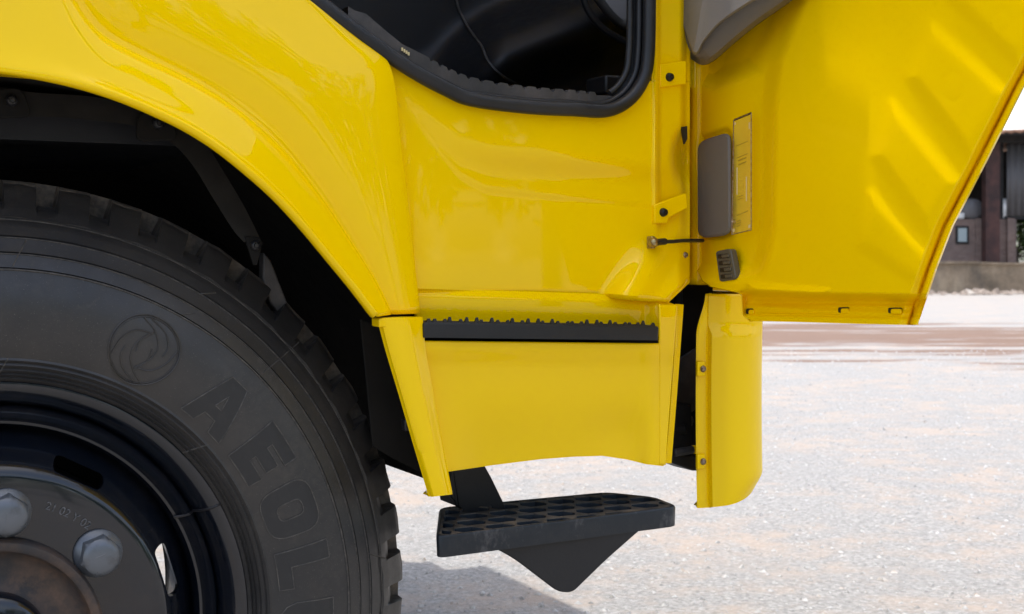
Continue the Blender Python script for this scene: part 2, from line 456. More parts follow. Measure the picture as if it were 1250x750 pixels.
# refine across rows
fine_rows = []
cc = [crv([rows[r][j] for r in range(len(rows))], 129) for j in range(150)]
fine_rows = [[cc[j][i] for j in range(150)] for i in range(129)]
for r_i in range(len(fine_rows)):
    for _ in range(6):
        R_0 = fine_rows[r_i]
        fine_rows[r_i] = [R_0[0]] + [R_0[j - 1] * .25 + R_0[j] * .5 + R_0[j + 1] * .25 for j in range(1, len(R_0) - 1)] + [R_0[-1]]
mb = MB(); mb.grid(fine_rows)
body = mb.build("cab_body", yellow, truck, sharp=75, solid=.0025, soff=0)
tag(body, "yellow front fender and lower side of the cab")

# sill panel under the door opening, and the hinge pillar
SEAL = [(300, -52), (340, -24), (380, 7), (429, 45), (493, 90), (542, 117), (575, 130), (643, 139), (700, 142), (741, 143), (771, 128), (790, 101), (796.5, 68), (798, 0), (798, -100), (797, -260), (796, -700)]
FA = [(470, 92), (500, 132), (530, 162), (560, 186), (600, 198), (700, 207), (820, 216)]
FB = [(476, 110), (520, 168), (560, 214), (592, 232), (640, 238), (800, 252), (840, 256)]
def below(pl, u, v): return v - interp([q[0] for q in pl], [q[1] for q in pl], u)
def sill_y(u, v):
    y = 1.514
    la = below(FA, u, v)
    y += -.004 + .0125 * smooth5(-24, 20, la) * smooth5(440, 680, u)
    lb = below(FB, u, v)
    y += .0020 * smooth5(-4.5, 4.5, lb) * smooth5(470, 680, u)
    y += .004 * smooth(60, -55, la) * 0
    # diagonal shoulder running down to the lower front corner
    ridge = [(735, 378), (757, 340), (775, 310), (788, 286), (797, 262)]
    q = np.interp(v, [p[1] for p in ridge[::-1]], [p[0] for p in ridge[::-1]]) if v > 262 else 799
    s = u - q
    lowk = smooth(240, 300, v)
    y -= .042 * smooth(262, 372, v) ** 1.5 * smooth(-18, 22, s)
    y += .030 * smooth(285, 330, v) * smooth(826, 845, u) + .010 * lowk * smooth(28, 60, s)
    # vertical fold of the pillar
    y += .010 * smooth(799, 806, u) * (1 - lowk)
    y += -.004 * math.exp(-((u - 801) / 3.0) ** 2) * (1 - lowk)
    y += .014 * smooth(829, 838, u) * (1 - lowk)
    # pocket by the hinge
    y += .042 * math.exp(-(((u - 836) / 13) ** 2 + ((v - 192) / 27) ** 2) ** 1.4)
    # round-over at the lower edge
    ve = interp([505, 740, 812, 846], [356, 362, 369, 334], u)
    y += .012 * smooth(-5, 1, v - ve) ** 2
    return y
n = 190; rws = []
for i in range(100):
    f = i / 99.0; row = []
    for j in range(n):
        u = 466 + (841 - 466) * j / (n - 1.0)
        vt = interp([q[0] for q in SEAL[:11]], [q[1] for q in SEAL[:11]], min(u, 771)) - 6
        if u > 771: vt = interp([771, 786, 792, 850], [122, 103, 99, 99], u)
        vb = interp([466, 505, 740, 797, 814, 850], [354, 357, 363, 368, 370, 336], u)
        v = vt + (vb - vt) * f
        row.append(P(u, v, sill_y(u, v)))
    row.append(row[-1] + Vector((.004, .012, 0))); row.append(row[-1] + Vector((.038, .047, 0)))
    rws.append(row)
rws.append([q + Vector((0, .03, .001)) for q in rws[-1]])
mb = MB(); mb.grid(rws)
rws = []
for i in range(70):
    v = -160 + 263 * i / 69.0
    rws.append([P(u, v, sill_y(u, v) + (.0006 if i > 67 else 0)) for u in np.linspace(795, 842, 40)])
mb.grid(rws)
sill = mb.build("door_sill_panel", yellow, truck, sharp=50, solid=.0025, soff=0)

# ------- plates, bolts and check strap on the pillar
def plate(name, uv, y, th, mat, parent, bevel=.0015):
    mb = MB(); mb.prism([P(u, v, y) for u, v in uv], (0, th, 0)); return mb.build(name, mat, parent, bevel=bevel, seg=2)
plate("hinge_plate", [(806, 79), (838, 74), (838, 103), (806, 107)], 1.513, .008, yellow_in, sill)
plate("hinge_plate", [(799, 250), (838, 236), (840, 254), (817, 266), (815, 273), (799, 273)], 1.517, .008, yellow_in, sill)
def bolt(name, c, r, axis, mat, parent, h=.006):
    mb = MB(); mb.lathe([(0, h * 1.05), (r * .38, h), (r * .42, h * .55), (r * .55, h * .55), (r * .6, h), (r * .86, h * .8), (r, h * .2), (r * 1.08, 0), (r * 1.08, -.004)], c, axis, 18)
    return mb.build(name, mat, parent, sharp=45)
for u, v, y in ((817, 94.5, 1.513), (809.5, 259.5, 1.517)):
    bolt("bolt", P(u, v, y), .0056, (0, -1, 0), bolt_black, sill)
plate("hinge_slot", [(833, 155), (839, 154), (839, 170), (836, 176), (834, 166)], 1.5205, .004, bolt_black, sill, 0)
bolt("bolt", P(836, 311.5, 1.530), .004, (0, -1, 0), steel, sill, .004)
mb = MB()
a0 = P(799, 296, 1.500); a1 = P(858, 294, 1.55)
mb.tube(crv([P(806, 295.5, 1.503), P(822, 295, 1.505), P(835, 294, 1.52), a1], 14), .0026, 8)
mb.tube([P(801, 296, 1.50), P(812, 295, 1.504)], .0046, 8)
strap = mb.build("check_strap", bolt_black, truck, sharp=40)
mb = MB(); c = P(798, 296, 1.503)
mb.lathe([(0, .010), (.004, .009), (.0062, .004), (.007, -.006), (.004, -.02)], c, (-.55, -.8, 0), 14)
mb.box((c.x - .002, c.y + .002, c.z - .008), (c.x + .004, c.y + .014, c.z + .008))
mb.build("strap_bolt", zinc, strap, bevel=.001)

# ------- door seal round the opening
path = crv([P(u, v, 1.500) for u, v in SEAL], 140)
def inset(path, d, dy):
    out = []
    for i, q in enumerate(path):
        t = (path[min(i + 1, len(path) - 1)] - path[max(i - 1, 0)]); t.y = 0; t.normalize()
        out.append(q + Vector((-t.z, 0, t.x)) * d + Vector((0, dy, 0)))
    return out
mb = MB()
mb.tube(inset(path, .0080, -.002), .0088, 12)
mb.tube(inset(path, .0175, .008), .0042, 8)
mb.tube(inset(path, .0265, .016)[84:], .0048, 8)
back = inset(path, .0, .012); back2 = inset(path, .022, .020)
mb.grid([back, back2])
seal = mb.build("door_seal", seal_rubber, truck, sharp=60)

# scuff plate with a toothed edge along the opening
top = [(425, 8), (433, 13), (447, 17), (470, 37), (491, 54), (519, 68)]
teeth = []
tl = crv([(519, 68, 0), (545, 82, 0), (575, 94, 0), (618, 102, 0), (660, 107, 0), (700, 110, 0), (730, 113, 0)], 15 * 6)
for i, q in enumerate(tl):
    k = i % 6
    teeth.append((q.x, q.y + (0 if k < 4 else 3.6)))
edge = top + teeth + [(745, 117), (760, 123)]
lowe = [(760, 128), (740, 132), (640, 131), (580, 120), (540, 105), (493, 80), (440, 41), (415, 22)]
mb = MB()
n = len(edge)
lo_i = crv([(u, v, 0) for u, v in lowe[::-1]], n)
A = [P(u, v, 1.512) for u, v in edge]; B = [P(u, max(v + 6, interp([q[0] for q in lowe[::-1]], [q[1] for q in lowe[::-1]], u)), 1.508) for u, v in edge]
mb.grid([[q + Vector((0, .16, .0)) for q in A], A, B])
mb.build("scuff_plate", sill_plate, truck, sharp=30)
mb = MB()
q = P(494, 61, 1.507)
for k in range(4): mb.box((q.x - .004 + k * .0028, q.y, q.z - .0015 - k * .0016), (q.x - .002 + k * .0028, q.y + .002, q.z + .0025 - k * .0016))
mb.build("scuff_plate_marking", print_glint_white, truck)

# ------- lower step panel (fascia, step recess, valance)
def panel_y(u, v):
    y = 1.492
    t = interp([517, 803, 830], [417, 419, 421], u)
    y += .010 * smooth5(t + 1, t + 34, v)                       # ledge under the step rolls back
    y += .020 * smooth5(455, 585, v) * smooth5(535, 600, u) * smooth5(812, 765, u)
    y += -.003 * math.exp(-((u - 792) / 10) ** 2)
    y += .008 * smooth(795, 824, u)
    y += .006 * math.exp(-(((u - 752) / 30) ** 2 + ((v - 525) / 26) ** 2))
    y -= .004 * smooth(560, 525, u)
    return y
rws = []
for i in range(70):
    f = i / 69.0; row = []
    for j in range(110):
        k = j / 109.0
        vt = interp([0, 1], [416, 419.5], k)
        ul = interp([416, 600], [503, 545], vt + (570 - vt) * f); ur = interp([372, 568], [826, 811], vt + (568 - vt) * f) - 1.5
        u = ul + (ur - ul) * k
        vb = interp([545, 600, 660, 700, 735, 765, 790, 812], [575, 567, 559.5, 556.5, 555.5, 560, 566, 568.5], u)
        v = vt + (vb - vt) * f
        row.append(P(u, v, panel_y(u, v)))
    rws.append(row)
rws.append([q + Vector((0, .02, .003)) for q in rws[-1]])
mb = MB(); mb.grid(rws)
mb.grid([[P(u, v, panel_y(u, v) - .0012) for u in np.linspace(804.5, interp([372, 568], [826, 811], v), 14)] for v in np.linspace(372, 567.5, 60)])
# front return of the panel: a narrow cheek
e = [(826, 372), (824, 420), (820, 480), (816, 530), (811, 568)]
ce = crv([(u, v, 0) for u, v in e], 30)
A = [P(q.x, q.y, panel_y(q.x, q.y)) for q in ce]
mb.grid([A, [q + Vector((.003, .004, 0)) for q in A], [q + Vector((.008, .030, 0)) for q in A]])
valance = mb.build("step_panel", yellow, truck, sharp=42, solid=.003, soff=0)
mb = MB()       # second, deeper sheet seen as a thin strip beside the cheek
A = [P(u, v, 1.53) for u, v in ((825, 371), (835, 372), (827, 480), (820, 566), (812, 566))]
mb.prism(A, (0, .004, 0)); mb.build("panel_flange", yellow_in, valance, bevel=.001)

# upper ledge between sill and step
rws = []
for i in range(24):
    f = i / 23.0; row = []
    for j in range(80):
        k = j / 79.0
        u = 506 + (826 - 506) * k
        vt = interp([506, 740, 812, 826], [352, 359, 368, 373], u)
        vb = interp([506, 803, 804, 826], [392, 401, 424, 424], u)
        v = vt + (vb - vt) * f
        y = 1.519 - .004 * smooth(.0, .25, f) + .003 * smooth(.45, 1, f) * smooth(815, 790, u) - .016 * smooth(788, 806, u) + .006 * smooth(808, 826, u)
        row.append(P(u, v, y))
    rws.append(row)
mb = MB(); mb.grid(rws)
mb.build("step_recess_panel", yellow, valance, sharp=50, solid=.002, soff=0)

# fascia strip that carries on the line of the fender
fl = [(463, 389), (474, 430), (489, 480), (505, 535), (516, 572), (526, 606)]
fr = [(515, 388), (519, 430), (528, 480), (538, 535), (545, 570), (551.5, 603)]
L_ = crv([(u, v, 0) for u, v in fl], 40); R_ = crv([(u, v, 0) for u, v in fr], 40)
rws = []
for l, r in zip(L_, R_):
    row = [P(l.x, l.y, 1.510) + Vector((.012, .02, 0)), P(l.x - 2, l.y, 1.486)]
    for k, dy in ((0.0, 0), (.05, -.006), (.15, -.009), (.4, -.011), (.62, -.012), (.72, -.011), (.80, -.0065), (.92, -.004), (1.0, -.001)):
        row.append(P(l.x + (r.x - l.x) * k, l.y + (r.y - l.y) * k, 1.484 + dy))
    row.append(P(r.x, r.y, 1.484) + Vector((.002, .022, 0)))
    rws.append(row)
rws = [[q + Vector((0, .018, 0)) for q in rws[0]]] + [[q for q in rws[0]]] + rws[1:]
rws.append([q + Vector((0, .018, .001)) for q in rws[-1]])
mb = MB(); mb.grid(rws)
mb.build("fascia_strip", yellow, truck, sharp=42, bevel=.0012, solid=.002, soff=0)
mb = MB(); q = P(465, 393, 1.479)
mb.box((q.x - .004, q.y - .004, q.z - .006), (q.x + .008, q.y + .02, q.z + .004)); mb.build("clip", yellow, valance, bevel=.0015)
mb = MB(); q = P(500, 519, 1.49)
mb.box((q.x - .006, q.y, q.z - .007), (q.x + .006, q.y + .012, q.z + .007)); mb.build("clip", bolt_black, valance, bevel=.0015)

# ------- honeycomb steps
def fill_mesh(outers, holes, step=.008):
    """flat triangulated mesh of outlines with holes, refined so that it can follow the tyre"""
    cu = bpy.data.curves.new("tmp", 'CURVE'); cu.dimensions = '2D'; cu.fill_mode = 'BOTH'
    for pl in outers + holes:
        s = cu.splines.new('POLY'); s.points.add(len(pl) - 1); s.use_cyclic_u = True
        for p, q in zip(s.points, pl): p.co = (q[0], q[1], 0, 1)
    ob = bpy.data.objects.new("tmp", cu); COL.objects.link(ob)
    dg = bpy.context.evaluated_depsgraph_get()
    me = bpy.data.meshes.new_from_object(ob.evaluated_get(dg))
    bpy.data.objects.remove(ob); bpy.data.curves.remove(cu)
    bm = bmesh.new(); bm.from_mesh(me); bpy.data.meshes.remove(me)
    bmesh.ops.remove_doubles(bm, verts=bm.verts, dist=1e-6)
    for _ in range(3):
        es = [e for e in bm.edges if e.calc_length() > step]
        if not es: break
        bmesh.ops.subdivide_edges(bm, edges=es, cuts=1); bmesh.ops.triangulate(bm, faces=bm.faces)
    out = ([tuple(q.co) for q in bm.verts], [tuple(q.index for q in f.verts) for f in bm.faces]); bm.free(); return out
def clip_poly(poly, clip):
    def inside(p, a, b): return (b[0] - a[0]) * (p[1] - a[1]) - (b[1] - a[1]) * (p[0] - a[0]) >= 0
    out = poly
    for i in range(len(clip)):
        a, b = clip[i], clip[(i + 1) % len(clip)]; inp = out; out = []
        for j in range(len(inp)):
            p, q = inp[j - 1], inp[j]
            ip, iq = inside(p, a, b), inside(q, a, b)
            if ip != iq:
                dx, dy = q[0] - p[0], q[1] - p[1]; den = (b[0] - a[0]) * dy - (b[1] - a[1]) * dx
                t = ((b[1] - a[1]) * (p[0] - a[0]) - (b[0] - a[0]) * (p[1] - a[1])) / den if abs(den) > 1e-12 else 0
                out.append((p[0] + dx * t, p[1] + dy * t))
            if iq: out.append(q)
        if not out: return []
    return out
def round_poly(poly, r, n=6):
    out = []; N = len(poly)
    for i in range(N):
        p0, p, p1 = Vector(poly[i - 1]), Vector(poly[i]), Vector(poly[(i + 1) % N])
        a, b = (p0 - p), (p1 - p); rr = min(r, a.length * .45, b.length * .45)
        s, e_ = p + a.normalized() * rr, p + b.normalized() * rr
        for k in range(n + 1):
            t = k / n; out.append(tuple((s * (1 - t) ** 2 + p * 2 * t * (1 - t) + e_ * t * t)))
    return out
def inset_poly(poly, d):
    c = Vector((sum(p[0] for p in poly) / len(poly), sum(p[1] for p in poly) / len(poly)))
    out = []
    for p in poly:
        q = Vector(p) - c; L = q.length
        out.append(tuple(c + q * max(.15, (L - d) / max(L, 1e-6))))
    return out
def area(p): return .5 * sum(p[i - 1][0] * p[i][1] - p[i][0] * p[i - 1][1] for i in range(len(p)))
def honeycomb_step(outline, zt, th, lip, parent, name, cw, rh, proud=.0, rnd=.018, teeth=False, face=None):
    """tray with a rim, a raised honeycomb web and open pockets"""
    if area(outline) < 0: outline = outline[::-1]
    ro = round_poly(outline, rnd)
    tray = MB(); n = len(ro)
    ins = inset_poly(ro, .005); ins2 = inset_poly(ro, .006)
    z = lambda zt_, pl: [Vector((p[0], p[1], zt_)) for p in pl]
    ctr = Vector((sum(p[0] for p in ro) / n, sum(p[1] for p in ro) / n))
    low = [tuple(Vector(p) * .995 + ctr * .005) for p in ro]
    loops = [z(zt - th, inset_poly(ro, .004)), z(zt - th, low), z(zt - .003, ro), z(zt - .0006, inset_poly(ro, .0012)), z(zt, inset_poly(ro, .0028)), z(zt, ins), z(zt - .016, ins2)]
    tray.grid([l + [l[0]] for l in loops])
    tray.add(z(zt - .016, ins2), [tuple(range(n))]); tray.add(z(zt - th, inset_poly(ro, .004)), [tuple(range(n))])
    o = tray.build(name, face or step_black, parent, sharp=40)
    web = MB(); poc = MB(); field = inset_poly(ro, .0045); lim = inset_poly(ro, .0085)
    xs = [p[0] for p in field]; ys = [p[1] for p in field]
    nr = int((max(ys) - min(ys)) / rh) + 2; nc = int((max(xs) - min(xs)) / cw) + 3
    y0 = min(ys) - rh * .06; zz = zt + proud; pockets = []
    for r in range(nr):
        for c_ in range(-1, nc):
            cx = min(xs) + (c_ + (.5 if r % 2 else 0)) * cw; cy = y0 + (r + .5) * rh
            hx, hy = cw * .5 - .0022, rh * .5 - .0034; kx, ky = hx * .60, hy * .22
            octa = [(cx + hx, cy - ky), (cx + hx, cy + ky), (cx + kx, cy + hy), (cx - kx, cy + hy), (cx - hx, cy + ky), (cx - hx, cy - ky), (cx - kx, cy - hy), (cx + kx, cy - hy)]
            pl = clip_poly(octa, lim)
            if len(pl) < 3 or abs(area(pl)) < cw * rh * .10: continue
            pockets.append(pl)
            poc.grid([l + [l[0]] for l in (z(zz - .0009, inset_poly(pl, .0004)), z(zt - .015, inset_poly(pl, .0016)))])
            poc.add(z(zt - .015, inset_poly(pl, .0016)), [tuple(range(len(pl)))])
            web.grid([l + [l[0]] for l in (z(zz, pl), z(zz - .0009, inset_poly(pl, .0004)))])
    v_, f_ = fill_mesh([field], pockets, 9.0)
    web.add([Vector((p[0], p[1], zz)) for p in v_], f_)
    web.grid([l + [l[0]] for l in (z(zz, field), z(zt - .006, field))])
    if teeth:
        for r in range(nr + 1):
            yy = min(ys) + .003 + r * rh * .98
            for k_ in range(46):
                xx = min(xs) + .004 + k_ * (max(xs) - min(xs) - .008) / 45 + .001 * math.sin(k_ * 7.3 + r)
                if k_ % 6 in (2, 5): continue
                hh = .0036 + .0024 * (math.sin(k_ * 3.7 + r * 2) > .2); w2 = .0026
                web.add([(xx - w2, yy - .002, zz), (xx + w2, yy - .002, zz), (xx + w2, yy + .003, zz), (xx - w2, yy + .003, zz), (xx - w2 * .6, yy, zz + hh), (xx + w2 * .6, yy, zz + hh)],
                        [(0, 1, 5, 4), (1, 2, 5), (2, 3, 4, 5), (3, 0, 4)])
    poc.build('web_pockets', pocket_mat, o, sharp=30)
    return o, web
lowout = [PZ(532, 655, .577).xy, PZ(829, 618, .577).xy, PZ(800, 606.5, .577).xy, PZ(741, 600.5, .577).xy, PZ(536, 619.5, .577).xy]
lowout = [tuple(p) for p in lowout]
lower_step, web = honeycomb_step(lowout, .577, .0265, .004, truck, "lower_step", .043, .0385)
tag(lower_step, "lower black honeycomb step scuffed grey on its front edge")
web.build("honeycomb_web", web_dust, lower_step, sharp=30)
upo = [P(517, 392, 1.478), P(803, 397, 1.478)]
zu = .8315
upout = [(upo[0].x, 1.478), (upo[1].x + .003, 1.478), (upo[1].x + .003, 1.60), (upo[0].x + .01, 1.60)]
upper_step, web = honeycomb_step(upout, zu, .0185, .004, truck, "upper_step", .043, .0385, .0008, .004, True, black_plastic)
web.build("honeycomb_web", black_plastic, upper_step, sharp=30)
for o in list(upper_step.children) + [upper_step]:       # follows the slight nose-down slope of the sill
    if o is upper_step:
        piv = Vector((upo[0].x, 1.5, zu))
        R = Matrix.Translation(piv) @ Matrix.Rotation(math.radians(2.1), 4, 'Y') @ Matrix.Translation(-piv)
        o.data.transform(R)
        for ch in o.children: ch.data.transform(R)

# bracket of the lower step: triangular gusset below and the arm behind
g = [(612, 674), (690, 663), (772, 652), (752, 672), (724, 698), (708, 713), (697, 720), (683, 720), (668, 712), (648, 697), (628, 682)]
g = round_poly([(598, 666), (690, 655), (790, 640), (740, 684), (699, 724), (682, 723), (628, 682)], 14, 6)
mb = MB(); mb.prism([P(u, v, 1.498) for u, v in g], (0, .006, 0))
gus = mb.build("step_bracket", bracket_black, truck, bevel=.0015)
mb = MB()
arm = [(550, 566), (587, 560), (600, 583), (614, 612), (625, 640), (575, 645), (560, 618), (551, 608)]
mb.prism([P(u, v, 1.62) for u, v in arm], (0, .008, 0))
mb.prism([P(u, v, 1.62) for u, v in [(548, 560), (552, 560), (560, 618), (556, 618)]], (0, .05, 0))
mb.box((P(600, 640, 1.62).x, 1.50, .535), (P(600, 640, 1.62).x + .10, 1.625, .545))
mb.build("bracket_arm", bracket_black, gus, bevel=.0015)

# ------------------------------------------------------------------ front corner panel beside the steps
plan = [(1.112, 1.585), (1.0835, 1.557), (1.087, 1.556), (1.0965, 1.5545), (1.1005, 1.5535), (1.104, 1.5435), (1.125, 1.530), (1.15, 1.527), (1.175, 1.532), (1.198, 1.545), (1.215, 1.566), (1.226, 1.60), (1.232, 1.66), (1.235, 1.80), (1.236, 2.1)]
def plan_pt(k):
    return plan[k]
zs = np.linspace(.858, .561, 64)
rws = []
for zi, zv in enumerate(zs):
    f = (zs[0] - zv) / (zs[0] - zs[-1]); row = []
    neck = smooth(.805, .84, zv)                                    # narrower neck under the door
    shoulder = smooth(.800, .816, zv)
    for k, (x, y) in enumerate(plan):
        xx, yy = x + (.006 if k <= 4 else .002) - .0105 * smooth(5, 9, k), y
        if k <= 3: xx += .014 * smooth(.80, .858, zv)
        if 5 <= k <= 8: yy += .009 * shoulder * (1, 1, .8, .35)[k - 5]
        yy += .003 * math.sin(f * 3.1)
        if zv < .605 and k >= 5: yy += .02 * ((.605 - zv) / .045) ** 2 * smooth(5, 10, k)
        zz = zv
        if zi == len(zs) - 1: zz += .004 * max(0, k - 4) ** 1.35 * .55
        elif zv < .615: zz += (.004 * max(0, k - 4) ** 1.35 * .55) * smooth(.615, .561, zv)
        row.append(Vector((xx, yy, zz)))
    rws.append(row)
fr_ = []
for row in rws: fr_.append([row[0]] + crv(row[1:5], 10) + crv(row[5:], 44))
fr_.append([q + Vector((.004, .014, .002)) for q in fr_[-1]])
mb = MB(); mb.grid(fr_)
corner = mb.build("corner_panel", yellow, truck, sharp=48, solid=.003, soff=0)
for v in (450.5, 563.5):
    c = P(857.5, v, 1.552)
    mb = MB(); mb.box((c.x - .009, c.y - .001, c.z - .010), (c.x + .004, c.y + .004, c.z + .010)); mb.build("screw_tab", yellow_in, corner, bevel=.001)
    bolt("screw", c + Vector((0, -.001, 0)), .0046, (-.3, -.95, 0), steel, corner, .004)
bolt("drain_stud", Vector((1.135, 1.536, .566)), .004, (0, 0, -1), bolt_black, corner, .006)

# dark brackets and shell seen in the gap behind the step panel
mb = MB()
mb.box((1.00, 1.66, .63), (1.19, 1.70, 1.02))
mb.box((1.06, 1.60, .625), (1.11, 1.68, .70))
mb.tube([(1.03, 1.63, .66), (1.10, 1.60, .665)], .008, 10)
mb.tube(crv([(1.07, 1.64, .95), (1.10, 1.62, .86), (1.085, 1.63, .76), (1.10, 1.63, .66)], 20), .007, 8)
mb.lathe([(0, .01), (.012, .01), (.016, 0), (.016, -.02)], (1.075, 1.655, .715), (0, -1, 0), 16)
inner = mb.build("inner_bracket", liner_black, truck, bevel=.003)
mb = MB(); mb.prism([P(u, v, 1.60) for u, v in ((812, 556), (858, 556), (858, 575), (846, 575), (811, 562))], (0, .05, 0)); mb.build("bracket_foot", bracket_black, inner, bevel=.002)
mb = MB(); mb.tube([P(822, 553, 1.60), P(846, 549, 1.60)], .006, 10); mb.lathe([(0, .006), (.009, .006), (.011, 0), (.011, -.02)], P(838, 514, 1.62), (0, -1, 0), 14)
mb.prism([P(u, v, 1.64) for u, v in ((826, 440), (850, 425), (850, 500), (823, 520))], (0, .006, 0)); mb.build("bracket_stay", sill_plate, inner, bevel=.002)
mb = MB(); mb.box((.70, 1.60, .64), (1.07, 1.66, .86)); mb.build("step_housing", liner_black, inner, bevel=.004)

# ------------------------------------------------------------------ open door
bars = [[(1136, 34), (1226, 116), (1184, 190), (1112, 96)], [(1088, 130), (1166, 226), (1132, 282), (1070, 192)], [(1063, 240), (1140, 322), (1130, 352), (1050, 300)],
        [(1190, -60), (1275, 20), (1243, 78), (1164, 0)]]
def uL(v): return interp([-400, 60, 120, 160, 230, 300, 330, 345, 352, 357, 359, 362, 386, 390, 392], [846, 842, 838, 838.5, 840, 845, 850, 858, 868, 890, 902, 906, 907, 911, 916], v)
def uR(v): return interp([-400, -100, 0, 60, 105, 195, 278, 330, 360, 392], [1520, 1375, 1310, 1275, 1250, 1205, 1162, 1142, 1132, 1119], v)
def door_x(u, v):
    x = 1.098
    r = uR(v) - u
    x -= .006 * smooth(12, 22, r)                                  # main field stands proud of the rim
    cr_u = interp([-200, 0, 75, 124, 282, 345], [1060, 979, 949, 942, 940, 926], v)
    x += .018 * smooth5(12, -16, u - cr_u) * smooth(350, 320, v)    # hinge-side field
    for b in bars:
        x -= .0025 * smooth5(15, -13, sd_poly(u, v, b))
    x -= .012 * math.exp(-((u - 1010) / 95) ** 2 - ((v - 215) / 150) ** 2)
    for cu, cv, rr0 in ((1163, 108, 18), (1224, 27, 13)):
        x += .00025 * math.exp(-((math.hypot((u - cu) * 1.5, v - cv) - rr0) / 1.6) ** 2)
    # bowl below the arm rest
    bowl = [(838, -30), (980, -60), (950, 40), (925, 85), (872, 104), (850, 96)]
    x += .016 * smooth(10, -18, sd_poly(u, v, bowl))
    # hem along the bottom
    vb = interp([860, 930, 1010, 1110, 1140], [357, 358, 361.5, 363, 363], u)
    x += .024 * smooth(-3, 7, v - vb) * smooth(900, 912, u) - .004 * smooth(vb + 14, vb + 20, v)
    x += .004 * math.exp(-((v - 371) / 3.0) ** 2) * smooth(915, 935, u)
    x -= .006 * smooth(384, 389, v)
    # small raised wedge near the hinge end of the hem
    x -= .006 * smooth(6, -6, sd_poly(u, v, [(915, 350), (1010, 357), (1000, 364), (920, 366)]))
    # edge groove along the free side
    x += .010 * math.exp(-((r - 9) / 2.2) ** 2) - .003 * smooth(7, 3, r)
    # recesses for cover, pocket and vent
    x += .006 * smooth(3, -3, sd_poly(u, v, [(849, 178), (856, 170), (887, 159), (892, 164), (892, 286), (882, 292), (856, 292), (849, 284)]))
    return x
vsamp = np.concatenate([np.linspace(-400, -100, 16)[:-1], np.linspace(-100, 330, 144)[:-1], np.linspace(330, 394, 62)])
nd = 260; ks = np.linspace(0, 1, nd)
rws = []
for v in vsamp:
    a, b = uL(v), uR(v); row = []
    for k in ks:
        u = a + (b - a) * k
        row.append(PX(u, v + 4.5 * smooth(900, 1120, u) * smooth(362, 392, v) - 2, door_x(u, v)))
    rws.append(row)
mb = MB(); mb.grid(rws)
door = mb.build("door", yellow_in, truck, sharp=50, solid=0)
me = door.data
tag(door, "open yellow door seen from its ribbed inner side")
# outer skin with a hemmed edge
sk = []
for v in vsamp[::3]:
    a, b = uL(v) - 1.0, uR(v) + 1.8
    sk.append([PX(a + (b - a) * k, v + 4.5 * smooth(900, 1120, a + (b - a) * k) * smooth(362, 392, v) - 1.4, 1.112) + Vector((.030 * math.sin(math.pi * min(1, max(0, k))) ** .6, 0, 0)) for k in np.linspace(0, 1, 40)])
mb = MB(); mb.grid(sk)
rim_in = [r[0] for r in rws]; rim_out = [PX(uL(v) - 1, v - 1.4, 1.112) for v in vsamp]
mb.grid([rim_in, rim_out])
mb.grid([[r[-1] for r in rws], [PX(uR(v) + 1.8, v + 4.5 * smooth(362, 392, v) - 1.4, 1.112) for v in vsamp]])
mb.grid([rws[-1], [q + Vector((.012, 0, -.001)) for q in rws[-1]]])
mb.build("door_skin", yellow, door, sharp=45)
# window frame of the door above the picture
mb = MB()
tp = rws[0]; q0, q1 = tp[0], tp[-1]
mb.tube([q0 + Vector((.02, 0, 0)), Vector((1.06, q0.y + .02, 2.45)), Vector((1.06, q1.y + .10, 2.5)), q1 + Vector((.02, 0, 0))], .03, 10)
mb.build("window_frame", yellow, door, sharp=45)
mb = MB(); mb.prism([q0 + Vector((.02, 0, 0)), Vector((1.06, q0.y + .02, 2.45)), Vector((1.06, q1.y + .10, 2.5)), q1 + Vector((.02, 0, 0))], (.004, 0, 0))
mb.build("window_pane", glass, door)

def dplate(name, uv, x, th, mat, bevel=.0015, parent=door):
    mb = MB(); mb.prism([PX(u, v, x) for u, v in uv], (th, 0, 0)); return mb.build(name, mat, parent, bevel=bevel)
rr = round_poly([(850.5, 173), (889.5, 160.5), (890.5, 287), (851, 291.5)], 12, 6)
cover = dplate("speaker_cover", rr, 1.092, .006, brown_trim, .004)
# pocket with the printed sheet
pk = dplate("document_pocket", [(895.5, 147), (917, 138), (917, 281), (893.5, 286.5)], 1.0895, .0018, film, .0004)
mb = MB()
for a, b in (((895.5, 147), (917, 138)), ((917, 138), (917, 281)), ((917, 281), (893.5, 286.5)), ((895.5, 147), (893.5, 286.5))):
    mb.tube([PX(*a, 1.0885), PX(*b, 1.0885)], .0007, 6)
mb.build("pocket_edge", steel, pk)
mb = MB()
for a, b in (((896, 145.5), (916.6, 137)), ): mb.prism([PX(*a, 1.0884), PX(*b, 1.0884), PX(b[0], b[1] + 2.4, 1.0884), PX(a[0], a[1] + 2.4, 1.0884)], (.001, 0, 0))
mb.build("pocket_slot", bolt_black, pk)
mb = MB()
def pr(u0, v0, u1, v1, sl=-.42):
    mb.prism([PX(u0, v0, 1.0892), PX(u1, v0 + sl * (u1 - u0), 1.0892), PX(u1, v1 + sl * (u1 - u0), 1.0892), PX(u0, v1, 1.0892)], (.0004, 0, 0))
for v in (178, 193, 263): pr(899, v, 913, v + .8)
for v in (196, 201): pr(901, v, 911, v + 1.3)
for v in (270, 273, 276): pr(899.5, v, 904, v + 1.4)
for v in (241, 244): pr(900, v, 907, v + .7)
tag(mb.build("printed_lines", print_grey, pk), kind="stuff")
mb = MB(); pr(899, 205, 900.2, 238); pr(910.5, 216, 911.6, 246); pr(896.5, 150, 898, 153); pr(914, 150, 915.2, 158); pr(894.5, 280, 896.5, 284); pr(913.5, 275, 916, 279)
tag(mb.build("sheet_glint", print_glint_white, pk), kind="stuff")  # glints on the clear pocket, drawn as pale strips
